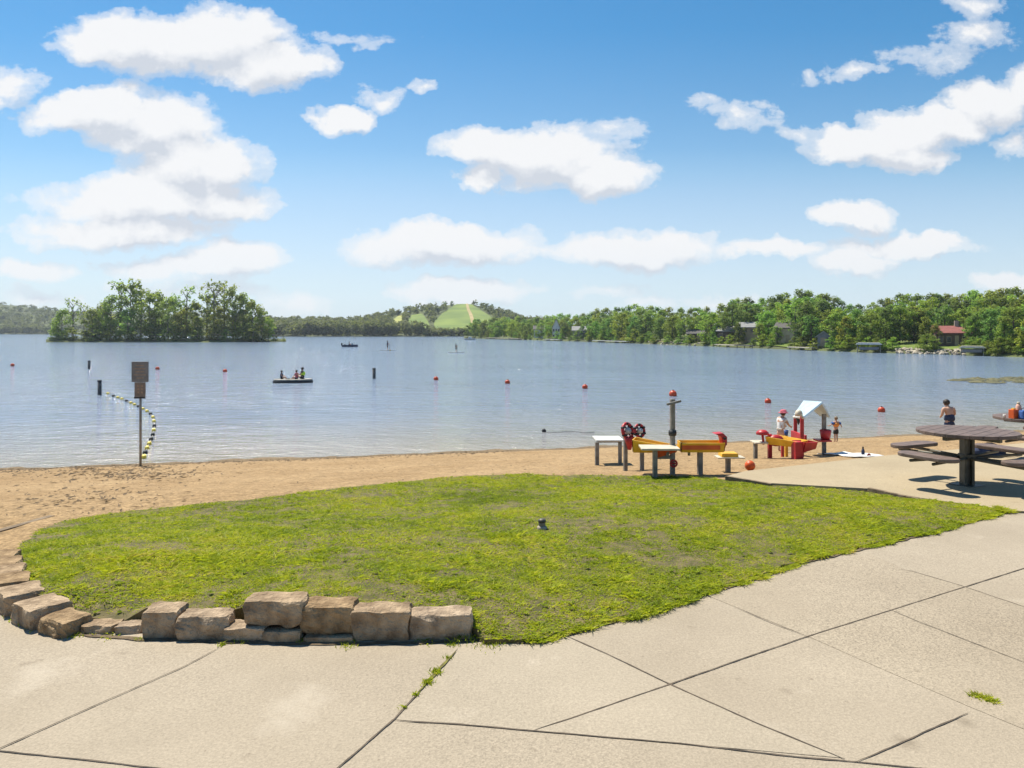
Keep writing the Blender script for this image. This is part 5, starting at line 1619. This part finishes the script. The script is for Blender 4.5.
# ------------------------------------------------------------------ houses on the shore
def hmat(name, c): 
    if name not in M: M[name] = pmat(name, c, tuple(x * .8 for x in c), 1.5, .85)
    return name
M['glass'] = pmat('dark window glass', (.035, .045, .055), (.02, .026, .032), 2.0, .15, spec=.5)
def house(px0, px1, off, wall_h, roof_h, depth, wall, roof, label, rz=0.0, gable_front=False, windows=3, door=True, storeys=1, chimney=False, z_add=0.0, trim='tanwall'):
    a, b = bank_pt(px0, off), bank_pt(px1, off)
    c = (a + b) / 2; y = c.y; w = (px1 - px0) / F * y
    c.z = min(a.z, b.z) - .1 + z_add
    face = math.atan2(c.y, c.x) - PI / 2                      # front turned to the lake
    h = empty('house', c, label, 'house', 'houses on the far shore', rz=face + rz)
    D = depth
    MB().box((0, D / 2, wall_h / 2 - .4), (w, D, wall_h + .8)).build('wall', M[wall], h)
    ov = .45
    mb = MB()
    if gable_front:
        pr = [(-w / 2 - ov, wall_h - .3), (0, wall_h + roof_h), (w / 2 + ov, wall_h - .3), (w / 2 + ov, wall_h - .1), (0, wall_h + roof_h + .22), (-w / 2 - ov, wall_h - .1)]
        vs0 = [Vector((x, -ov, z)) for x, z in pr] + [Vector((x, D + ov, z)) for x, z in pr]
        mb.add(vs0, [(0, 1, 4, 5), (1, 2, 3, 4), (11, 10, 7, 6), (10, 9, 8, 7)] + [(i, i + 6, (i + 1) % 6 + 6, (i + 1) % 6) for i in range(6)])
        rf_ = mb.build('roof', M[roof], h)
        MB().add([Vector((-w / 2, .004, wall_h)), Vector((w / 2, .004, wall_h)), Vector((0, .004, wall_h + roof_h - .05))], [(0, 1, 2)]).build('gable', M[wall], h)
    else:
        pr = [(-ov, wall_h - .18), (D / 2, wall_h + roof_h), (D + ov, wall_h - .18), (D + ov, wall_h), (D / 2, wall_h + roof_h + .22), (-ov, wall_h)]
        vs0 = [Vector((-w / 2 - ov, y_, z)) for y_, z in pr] + [Vector((w / 2 + ov, y_, z)) for y_, z in pr]
        mb.add(vs0, [(0, 1, 4, 5), (1, 2, 3, 4), (11, 10, 7, 6), (10, 9, 8, 7)] + [(i, i + 6, (i + 1) % 6 + 6, (i + 1) % 6) for i in range(6)])
        rf_ = mb.build('roof', M[roof], h)
        for sx_ in (-1, 1):
            MB().add([Vector((sx_ * w / 2, 0, wall_h)), Vector((sx_ * w / 2, D, wall_h)), Vector((sx_ * w / 2, D / 2, wall_h + roof_h - .05))], [(0, 1, 2)]).build('gable', M[wall], h)
    if chimney:
        MB().box((w * .2, D * .5, wall_h + roof_h + .3), (.6, .6, 1.6)).build('chimney', M['rock'], rf_)
    for st_ in range(storeys):
        z0 = wall_h / storeys * (st_ + .55)
        for k in range(windows):
            x = -w / 2 + w * (k + .5) / windows
            if door and st_ == 0 and k == windows // 2: continue
            f = MB().box((x, -.03, z0), (w / windows * .62, .08, wall_h / storeys * .48)).build('window', M[trim], h)
            MB().box((x, -.05, z0), (w / windows * .52, .07, wall_h / storeys * .38)).build('pane', M['glass'], f)
    if door:
        x = -w / 2 + w * (windows // 2 + .5) / windows
        d = MB().box((x, -.03, 1.0), (min(1.1, w / windows * .5), .08, 2.1)).build('door', M[trim], h)
        MB().ball((x + .3, -.1, 1.0), .05, 8, 6).build('handle', M['black'], d)
    return h
hmat('brownwall', (.13, .085, .065)); hmat('redroof', (.26, .085, .07)); hmat('creamwall', (.55, .45, .33)); hmat('greywall', (.24, .24, .25)); hmat('greyroof', (.26, .255, .25)); hmat('whitehouse', (.68, .68, .66)); hmat('darkroof', (.10, .09, .085)); hmat('tanwall', (.42, .31, .21)); hmat('dark_timber', (.09, .07, .055))
house(939, 967, 9.0, 2.5, 1.0, 5.5, 'brownwall', 'redroof', 'low brown house with a red roof above the stony shore', rz=.15, windows=4, chimney=True)
house(776, 800, 7.5, 3.6, 1.0, 6, 'creamwall', 'darkroof', 'pale cream house with big dark windows and a deck', windows=3, rz=-.2)
house(741, 757, 9, 3.8, 1.0, 6, 'tanwall', 'greyroof', 'tan two storey house half hidden by trees', windows=2, storeys=2)
house(718, 737, 8, 3.0, 1.0, 6, 'dark_timber', 'greyroof', 'dark timber house with a pale grey roof', windows=3)
house(688, 703, 7, 2.4, .9, 6, 'brownwall', 'darkroof', 'small dark cabin under the trees near the grey roofed house', windows=2)
house(552.5, 560, 10, 4.6, 3.4, 8, 'whitehouse', 'greyroof', 'tall white house with a steep front gable', gable_front=True, windows=3, storeys=2, trim='greywall')
house(573, 586, 12, 3.4, 1.4, 8, 'greywall', 'greyroof', 'low grey house next to the tall white gabled one', windows=3)
house(534, 545, 14, 4.0, 1.4, 8, 'whitehouse', 'darkroof', 'white house with a dark roof on the hill side of the gabled one', windows=3)
house(818, 829, 2.5, 2.3, .8, 3.5, 'greywall', 'greyroof', 'small grey boathouse beside a yellow green shrub', gable_front=True, windows=1, door=True)

def boat_lift(px0, px1, label, canopy='white', hgt=2.0, off=-1.2, boat=True):
    a, b = shore_pt(px0), shore_pt(px1); c = (a + b) / 2; d = Vector((c.x, c.y, 0)).normalized()
    c = c + d * off; c.z = WZ
    w = (px1 - px0) / F * c.y
    h = empty('boat_lift', c, label, 'boat lift', 'docks and lifts on the far shore', rz=math.atan2(d.y, d.x) - PI / 2)
    mb = MB(); D = 2.6; r = .5
    pr = [(-w / 2, hgt - .25), (-w / 2 + .4, hgt), (w / 2 - .4, hgt), (w / 2, hgt - .25), (w / 2 - .05, hgt - .32), (-w / 2 + .05, hgt - .32)]
    vs0 = [Vector((x, -D / 2, z)) for x, z in pr] + [Vector((x, D / 2, z)) for x, z in pr]
    mb.add(vs0, [(0, 1, 2, 3, 4, 5), (11, 10, 9, 8, 7, 6)] + [(i, i + 6, (i + 1) % 6 + 6, (i + 1) % 6) for i in range(6)])
    mb.build('canopy', M[canopy], h)
    for x in (-w / 2 + .3, w / 2 - .3):
        for y in (-D / 2 + .2, D / 2 - .2):
            MB().tube([(x, y, -.8), (x, y, hgt - .3)], .06, 6).build('post', M['steel'], h)
    if boat:
        MB().box((0, 0, .75), (w * .72, 1.5, .5), taper=1.1).build('lifted_hull', M['greywall'], h, bevel=.1)
    return h
boat_lift(857, 881, 'white canopied boat lift standing below the dark trees', hgt=1.75)
boat_lift(961, 984, 'boat lift with a pale canopy next to the stony shore', 'tan', hgt=1.5, boat=True)
def dock(px0, px1, off0, label, mat='tan'):
    a, b = shore_pt(px0), shore_pt(px1)
    da = Vector((a.x, a.y, 0)).normalized()
    a = a + da * off0; b = b + da * off0; c = (a + b) / 2; c.z = WZ; t = b - a
    h = empty('dock', c, label, 'dock', 'docks and lifts on the far shore', rz=math.atan2(t.y, t.x))
    L = t.length
    MB().box((0, 0, .55), (L, 1.4, .16)).build('deck', M[mat], h)
    n = max(2, int(L / 4))
    for i in range(n + 1):
        MB().tube([(-L / 2 + L * i / n, 0, -.6), (-L / 2 + L * i / n, 0, .8)], .08, 6).build('pile', M['darkwood'], h)
dock(594, 628, -1.5, 'long pale dock in front of the trees past the gabled house', 'white')
dock(717, 737, -1.5, 'dock below the dark timber house', 'tan')
dock(737, 752, -2.0, 'dark dock below the tan house', 'darkwood')
dock(790, 812, -1.2, 'pale dock below the cream house', 'tan')
dock(487, 520, -1.5, 'thin dock at the far end of the tree lined shore', 'tan')
dock(545, 560, -1.5, 'dock right below the tall white gabled house', 'white')
# small white boat tied up by the far point
p = water_at(470, 340); s = p.y / F
wb = empty('moored_boat', p, 'small white boat lying off the end of the tree lined shore', 'boat')
hull(wb, 11 * s, 1.6, .6, 'white')
MB().box((0, 0, 1.0), (1.6, 1.1, .7), taper=.8).build('cabin', M['whitehouse'], wb, bevel=.05)

# ------------------------------------------------------------------ trees of the right hand shore
TOP = [(470,320),(486,316),(500,317),(520,316),(540,317),(560,313),(580,314),(600,308),(620,306),(640,303),(660,306),(680,308),(700,306),(716,308),(730,299),(750,295),(770,297),(785,293),(800,289),(818,291),(832,294),(845,304),(860,303),(880,301),(900,294),(920,293),(940,291),(960,293),(980,290),(1000,289),(1024,286),(1060,284),(1120,282)]
def top_py(px):
    for (a, ya), (b, yb) in zip(TOP, TOP[1:]):
        if a <= px <= b: return ya + (yb - ya) * (px - a) / (b - a)
    return TOP[-1][1]
LM = [(505, 'thin far dock'), (556, 'tall white gabled house'), (611, 'long pale dock'), (695, 'small dark cabin'), (728, 'grey roofed timber house'), (749, 'tan house'), (788, 'cream house'), (869, 'white boat lift'), (952, 'red roofed house'), (1040, 'photo edge')]
ORD = ['first', 'second', 'third', 'fourth', 'fifth', 'sixth', 'seventh', 'eighth', 'ninth']
WORD = {'leaf_mid': 'mid green', 'leaf_dark': 'dark green', 'leaf_light': 'yellow green', 'leaf_isl': 'olive green'}
front = [  # (px, top py, offset inland, kind, leaf, width)
 (468,325,3,'round','leaf_dark',1.1),(475,323,5,'round','leaf_mid',1.1),(484,322,6,'round','leaf_dark',1.1),(497,321,8,'round','leaf_mid',1.2),(512,322,5,'broad','leaf_light',1.1),(525,325,6,'round','leaf_mid',1.0),(541,323,5,'round','leaf_mid',1.1),
 (565,322,7,'round','leaf_dark',.9),(570,331,3,'round','leaf_dark',.9),(583,325,5,'round','leaf_dark',1.0),(596,321,7,'broad','leaf_mid',1.0),(609,318,7,'broad','leaf_dark',1.0),(622,312,8,'broad','leaf_light',1.0),(634,316,6,'round','leaf_dark',.9),
 (646,312,7,'tall','leaf_dark',1.2),(660,317,6,'round','leaf_dark',1.0),(672,315,7,'broad','leaf_mid',1.0),(684,317,5,'tall','leaf_mid',1.1),(697,320,12,'broad','leaf_dark',1.0),(711,312,5,'broad','leaf_light',1.1),
 (732,303,12,'broad','leaf_dark',.95),(746,304,14,'tall','leaf_dark',1.2),(760,323,4,'round','leaf_mid',.8),(768,311,9,'broad','leaf_mid',.8),
 (806,302,5,'broad','leaf_dark',.9),(796,297,13,'broad','leaf_mid',1.0),(812,315,3,'tall','leaf_dark',1.1),(836,312,5,'round','leaf_mid',1.0),(846,316,4,'round','leaf_light',.9),(858,309,7,'broad','leaf_dark',.9),(872,311,6,'broad','leaf_mid',1.0),(886,307,9,'broad','leaf_dark',1.0),
 (899,305,12,'broad','leaf_mid',1.0),(914,307,16,'broad','leaf_light',.9),(926,316,12,'round','leaf_mid',.9),(935,324,7.5,'round','leaf_mid',.8),(971,318,7,'tall','leaf_mid',1.0),(548,325,5,'tall','leaf_mid',1.2),(563.5,326,5,'tall','leaf_mid',1.2),(739,322,4,'round','leaf_dark',.8),(777,326,3.5,'tall','leaf_mid',1.0),(801,322,4,'round','leaf_dark',.9),(715,326,4,'round','leaf_mid',.8),(944,306,18,'broad','leaf_dark',1.0),(963,308,18,'broad','leaf_mid',1.0),
 (976,313,8,'broad','leaf_dark',.85),(990,308,6,'broad','leaf_dark',1.0),(1004,322,3,'round','leaf_mid',.9),(1015,306,5,'broad','leaf_mid',1.0),(1030,314,2.5,'round','leaf_light',1.0),(1045,303,6,'broad','leaf_dark',1.0)]
cnt = {}
for px, tp, off, kind, leaf, wd_ in front:
    b = bank_pt(px, off); ht = max(3.0, (HOR - tp) / F * b.y + CZ - b.z)
    lm = min(LM, key=lambda q: abs(q[0] - px)); side = 'towards the hill' if px < lm[0] else 'away from the hill'
    key = (lm[1], side); cnt.setdefault(key, []).append((abs(px - lm[0]), px, b, ht, kind, leaf, wd_))
for (lm, side), lst in cnt.items():
    for i, (_, px, b, ht, kind, leaf, wd_) in enumerate(sorted(lst, key=lambda q: q[0])):
        plant(kind, leaf, b, ht, f'{WORD[leaf]} waterside tree, {ORD[i]} from the {lm} {side}', 'waterside trees of the far shore', wd_)
# tree rows climbing the slope behind
rowdef = [(22, 472, 1060, 11, .60, 'second row tree between the waterside trees and the ridge'), (50, 474, 1060, 11, .82, 'tree high on the wooded slope behind the far houses'), (90, 474, 1070, 10, 1.0, 'tree along the skyline of the wooded far shore ridge')]
for off, a, bnd, stp, frac, lab in rowdef:
    px = a
    while px < bnd:
        q = px + random.uniform(-4, 4)
        b = bank_pt(q, off + random.uniform(-6, 6))
        tp = top_py(q); tp = HOR - (HOR - tp) * (frac + random.uniform(-.05, .03))
        ht = (HOR - tp) / F * b.y + CZ - b.z
        near_house = off < 30 and any(abs(q - h) < 7 for h in ())
        if ht > 3.5 and not near_house:
            leaf = random.choices(['leaf_mid', 'leaf_dark', 'leaf_light'], [.5, .25, .25])[0]
            kd = random.choice(['broad', 'broad', 'round'])
            z_drop = 0
            if ht > 17: b.z += ht - 17; z_drop = ht - 17; ht = 17
            t_ = plant(kd, leaf, b - Vector((0, 0, z_drop)), ht + z_drop, lab, {22: 'second row trees of the far shore', 50: 'trees on the far wooded slope', 90: 'skyline trees of the far ridge'}[off], random.uniform(.85, 1.1))
        px += stp * (1.0 if q > 600 else .75)
# shrubs along the water
SH = {}
sh_px = [491,519,530,548,562,571,590,603,617,632,641,655,668,680,690,706,715,753,763,771,803,815,832,841,849,862,884,893,927,934,974,988,998,1012,1022,1035]
for i, px in enumerate(sh_px):
    b = bank_pt(px, random.uniform(.6, 2.4)); lf = 'leaf_light' if i % 3 == 0 or px in (841, 1012) else 'leaf_mid'
    lm = min(LM, key=lambda q: abs(q[0] - px)); side = 'towards the hill' if px < lm[0] else 'away from the hill'
    SH.setdefault((lm[1], side), []).append((abs(px - lm[0]), b, lf))
for (lm, side), lst in SH.items():
    for i, (_, b, lf) in enumerate(sorted(lst, key=lambda q: q[0])):
        plant('bush', lf, b, random.uniform(1.5, 3.2) * (1 if b.y < 300 else 1.5), f'{WORD[lf]} waterline shrub, {ORD[i]} from the {lm} {side}', 'waterline shrubs of the far shore', 1.5)

for i in range(60):
    px = random.choice([random.uniform(480, 850), random.uniform(480, 700), random.uniform(966, 1040), random.uniform(838, 885)]); b = bank_pt(px, random.uniform(1.5, 5))
    plant('bush', random.choice(['leaf_mid', 'leaf_mid', 'leaf_light']), b, random.uniform(1.6, 3.0) * (1 if b.y < 220 else 1.5),
          'low shrub of the undergrowth filling the gaps between the waterside trees', 'undergrowth shrubs of the far shore', 1.5)
# ------------------------------------------------------------------ island
IX = [(px, 342.3 if px < 240 else 342.3 - (px - 240) * .012) for px in range(46, 289, 6)]
vs_, fs = [], []
for px, py in IX:
    t = (px - 46) / (285 - 46); w = max(.4, math.sin(PI * min(1, max(0, t))) ** .5) * 26
    p = water_at(px, py); d = Vector((p.x, p.y, 0)).normalized()
    for k, z in ((-.06, -2.4), (0.0, WZ - .05), (.05, WZ + .45), (.4, WZ + 1.0), (.8, WZ + .6), (1.0, WZ - .3)):
        q = p + d * w * k; q.z = z; vs_.append(q)
fs = [(i * 6 + j, (i + 1) * 6 + j, (i + 1) * 6 + j + 1, i * 6 + j + 1) for i in range(len(IX) - 1) for j in range(5)]
tag(MB().add(vs_, fs, True).build('island_ground', M['farbank']), kind='structure')
isl = [  # (px, top py, metres in from the near bank, kind, width, what singles it out)
 (62,309,5,'broad',.85,'low rounded tree at the open lake end of the island'),(73,297,9,'airy',.9,'thin bare stemmed tree at the open lake end of the island'),(84,303,6,'airy',.8,'second slender tree from the open lake end of the island'),
 (92,308,4,'broad',.8,'leafy tree filling the dip before the tallest island tree'),(101,303,10,'broad',.9,'mid height island tree just before the big twin topped one'),(110,295,7,'broad',.8,'island tree leaning against the big twin topped one'),
 (120,280,12,'airy',1.15,'big twin topped island tree, widest crown on the skyline'),(131,279,9,'tall',.95,'tall dense island tree against the big twin topped one'),(141,287,14,'airy',1.0,'ragged island tree behind the tall dense one'),
 (150,291,6,'broad',.8,'full crowned island tree between the tall dense tree and the sparse topped one'),(128,308,3,'round',.9,'low leafy tree in front of the big twin topped island tree'),(159,290,12,'tall',.9,'narrow island tree before the sparse topped one'),
 (168,297,5,'broad',.8,'yellowish island tree under the sparse topped one'),(176,297,12,'broad',.8,'middle island tree in the skyline dip'),(186,285,9,'airy',.95,'sparse topped island tree with bare branches showing'),
 (182,310,3,'round',1.0,'bright low tree at the foot of the sparse topped one'),(196,301,8,'broad',.85,'rounded island tree just past the sparse topped one'),(207,291,12,'tall',.85,'narrow island tree beside the tall pair'),
 (214,279,9,'airy',1.0,'first of the tall pair toward the gravel spit end of the island'),(224,281,13,'airy',1.05,'second of the tall pair toward the gravel spit end of the island'),(233,287,7,'tall',1.0,'dense island tree beside the tall pair'),
 (243,293,10,'broad',.85,'broad island tree with dark base above the spit'),(218,306,3,'round',.9,'low tree at the foot of the tall pair'),(252,300,6,'broad',.8,'last full size tree before the spit of the island'),(262,309,7,'tall',.9,'slim low tree above the island spit'),(268,317,4,'round',.8,'smallest tree at the spit end of the island'),
 (106,315,3,'round',.9,'low tree at the waterline under the leaning island tree'),(152,313,3,'round',.9,'low waterline tree under the full crowned island tree'),(236,311,3,'round',.8,'dark low tree at the waterline under the dense island tree'),(197,316,2.6,'round',.9,'low waterline tree under the rounded island tree')]
for px, tp, off, kind, wd_, lab in isl:
    p = water_at(px, 342.2); d = Vector((p.x, p.y, 0)).normalized(); b = p + d * off; b.z = WZ + .6
    ht = (HOR - tp) / F * b.y + CZ - b.z
    lf = 'leaf_isl'
    if kind == 'round': kind, lf = 'round', random.choice(['leaf_mid', 'leaf_light'])
    plant(kind, lf, b, ht, lab, 'trees on the island', wd_ * (.80 if kind in ('tall', 'airy') else 1.0))
for i, px in enumerate(list(range(56, 268, 9)) + [272, 277, 282]):
    p = water_at(px + random.uniform(-2, 2), 342.2); d = Vector((p.x, p.y, 0)).normalized(); b = p + d * random.uniform(.6, 2.5); b.z = WZ + .3
    end = px > 268
    plant('bush', 'leaf_isl' if not end else 'leaf_light', b, random.uniform(3.2, 6.5) if not end else random.uniform(1.6, 2.2),
          'low bush on the bare spit at the end of the island' if end else 'dark waterline bush in the thicket round the island foot', 'bushes on the island spit' if end else 'bushes round the island foot', 1.5)

# ------------------------------------------------------------------ far hill, its woods and the wooded shore beyond
HILL = [(-140,303),(0,304),(60,311),(200,317),(270,321),(300,320.5),(340,321),(362,320),(380,316),(395,313),(410,311),(425,308.5),(440,306),(452,304.5),(466,304.5),(480,306),(495,309),(508,313),(522,320),(560,324),(620,326),(700,327)]
def hill_py(px):
    for (a, ya), (b, yb) in zip(HILL, HILL[1:]):
        if a <= px <= b: return ya + (yb - ya) * (px - a) / (b - a)
    return HILL[-1][1]
def hill_pt(px, t):
    """t=0 far shore, 1 ridge, >1 behind"""
    Y0 = 880 - 360 * min(1, max(0, (px - 40) / 200)); Y1 = Y0 + 240
    Y = Y0 + (Y1 - Y0) * t; X = (px - 512) / F * Y
    zr = CZ - (hill_py(px) - HOR) / F * Y1
    tt = min(t, 2 - t)
    z = WZ - .4 + (zr - WZ) * (tt ** 1.15 if tt > 0 else tt)
    return Vector((X, Y, z + 1.2 * mnoise.noise(Vector((X * .02, Y * .02, 1)))* min(1, max(0, t * 3))))
pxs_ = list(range(-140, 701, 5)); ts = [-.03, 0, .02, .06, .12, .2, .3, .4, .5, .6, .7, .8, .9, 1.0, 1.15, 1.4, 1.8, 2.05]
vs_ = [hill_pt(px, t) for px in pxs_ for t in ts]; nr = len(ts)
fs = [(i * nr + j, (i + 1) * nr + j, (i + 1) * nr + j + 1, i * nr + j + 1) for i in range(len(pxs_) - 1) for j in range(nr - 1)]
tag(MB().add(vs_, fs, True).build('far_hill', M['farbank']), kind='structure')
def hill_sheet(name, rows, mat, lift):
    """rows: (t, px0, px1)"""
    vs_, n = [], 14
    for t, a, b in rows:
        for i in range(n + 1):
            q = hill_pt(a + (b - a) * i / n, t); q.z += lift; vs_.append(q)
    fs = [(j * (n + 1) + i, j * (n + 1) + i + 1, (j + 1) * (n + 1) + i + 1, (j + 1) * (n + 1) + i) for j in range(len(rows) - 1) for i in range(n)]
    tag(MB().add(vs_, fs, True).build(name, M[mat]), kind='structure')
GREEN = [(.08, 440, 474), (.14, 436, 486), (.22, 435, 491), (.4, 434, 496), (.5, 435, 496), (.6, 439, 492), (.7, 442, 488), (.8, 446, 484), (.9, 451, 478), (1.0, 456, 472)]
hill_sheet('hill_meadow', GREEN, 'hillgrass', .6)
GREEN2 = [(.15, 419, 429), (.25, 413, 430), (.4, 409, 429), (.5, 408, 428), (.6, 408, 426), (.7, 410, 424), (.8, 412, 421)]
hill_sheet('hill_meadow', GREEN2, 'hillgrass', .6)
GREEN3 = [(.45, 392, 402), (.55, 391, 402), (.65, 392, 403), (.75, 395, 404), (.85, 398, 405)]
hill_sheet('dry_meadow', GREEN3, 'hillyellow', .6)
TRACK = [(.1, 472.5, 476), (.2, 470, 476), (.3, 469, 476.5), (.4, 469.5, 476), (.5, 469, 475), (.6, 468, 474), (.7, 467, 472.5), (.8, 466, 471), (.9, 465.5, 470), (1.0, 465, 469)]
TRACK = [(t, a + (b - a) * .2, b - (b - a) * .2) for t, a, b in TRACK]
hill_sheet('dirt_track', TRACK, 'dirt', .9)
def on_open(px, t):
    for rows in (GREEN, GREEN2, GREEN3):
        if rows[0][0] - .02 <= t <= rows[-1][0] + .02:
            for (t0, a0, b0), (t1, a1, b1) in zip(rows, rows[1:]):
                if t0 - .02 <= t <= t1 + .02:
                    k = (t - t0) / (t1 - t0); a = a0 + (a1 - a0) * k; b = b0 + (b1 - b0) * k
                    if a - 1.5 <= px <= b + 1.5: return True
    return False
rngw = np.random.default_rng(5)
cl = []
while len(cl) < 2400:
    px = random.uniform(-60, 560); t = random.random() ** 1.6 * 1.05
    if 60 < px < 255 and random.random() < .5: continue
    if on_open(px, t): continue
    if 432 < px < 500 and t > .9 and random.random() < .55: continue
    q = hill_pt(px, t)
    h = random.uniform(4, 8) if t > .1 else random.uniform(7, 11)
    if t > .85: h = random.uniform(2.5, 6.5) if px > 350 else random.uniform(3, 6)
    if 425 < px < 500 and t < .3: h *= .55
    r = random.uniform(2.4, 4.4)
    cl.append(((q.x, q.y, q.z + h * .6), (r, r, h * .5)))
V = leaf_cloud(cl, 3.2, 1.05, rngw)
me = quads_obj('far_wood', V, M['leaf_far'])
o = bpy.data.objects.new('far_wood', me); COL.objects.link(o)
tag(o, 'far off unbroken wood along the opposite shore and hill', 'wood', kind='stuff')
# single trees on the hill crest
for px, tp, lab in ((452, 300.5, 'big dark tree on the hill crest right beside the dirt track'), (445, 303, 'dark tree on the hill crest, next along from the biggest'), (428, 305.5, 'tree on the crest above the small second meadow'), (486, 305.5, 'crest tree on the lower shoulder of the meadow'), (492, 305, 'crest tree nearest the waterside trees'), (499, 308, 'small crest tree at the end of the hill shoulder'), (414, 307, 'crest tree between the dry patch and the small meadow')):
    q = hill_pt(px, .97); ht = (HOR - tp) / F * q.y + CZ - q.z
    plant('broad', 'leaf_dark', q - Vector((0, 0, .5)), max(5, ht), lab, 'trees on the crest of the far hill', 1.1)

# floating weed bed
vs_, fs = [], []
wdm = MB()
c = water_at(1010, 381)
for i in range(560):
    u = random.uniform(-1, 1); v = random.uniform(-1, 1) * math.sqrt(max(0, 1 - u * u))
    px = 1012 + u * 60; py = 380.4 + v * 2.9
    if mnoise.noise(Vector((px * .07, py * .9, 4.0))) < -.08 + .35 * max(0, -u): continue
    q = water_at(px, py); r = random.uniform(.25, .7)
    k = random.randint(5, 7); a0 = random.random() * 6
    pts = [q + Vector((math.cos(a0 + 2 * PI * j / k) * r * random.uniform(.5, 1.2), math.sin(a0 + 2 * PI * j / k) * r * random.uniform(.5, 1.1), random.uniform(.005, .04))) for j in range(k)]
    wdm.add([q + Vector((0, 0, random.uniform(.03, .16)))] + pts, [(0, j + 1, (j + 1) % k + 1) for j in range(k)])
tag(wdm.build('floating_weed', M['weed']), 'brown mat of water weed floating off the far shore', 'water weed', kind='stuff')

# ------------------------------------------------------------------ haze
HAZE = 0.00017
if HAZE:
    hb = MB().box((0, 815, 35), (2760, 1760, 82)).build('haze', None)
    m, nt_, out_ = new_mat('haze air')
    pv = nt_.nodes.new('ShaderNodeVolumePrincipled')
    pv.inputs['Color'].default_value = (.80, .88, 1.0, 1); pv.inputs['Density'].default_value = HAZE; pv.inputs['Anisotropy'].default_value = 0.2
    nt_.links.new(pv.outputs[0], out_.inputs['Volume'])
    m.cycles.homogeneous_volume = True if hasattr(m.cycles, 'homogeneous_volume') else False
    hb.data.materials.append(m)
    hb.display_type = 'WIRE'
    tag(hb, 'thin summer haze over the lake', 'haze', kind='stuff')
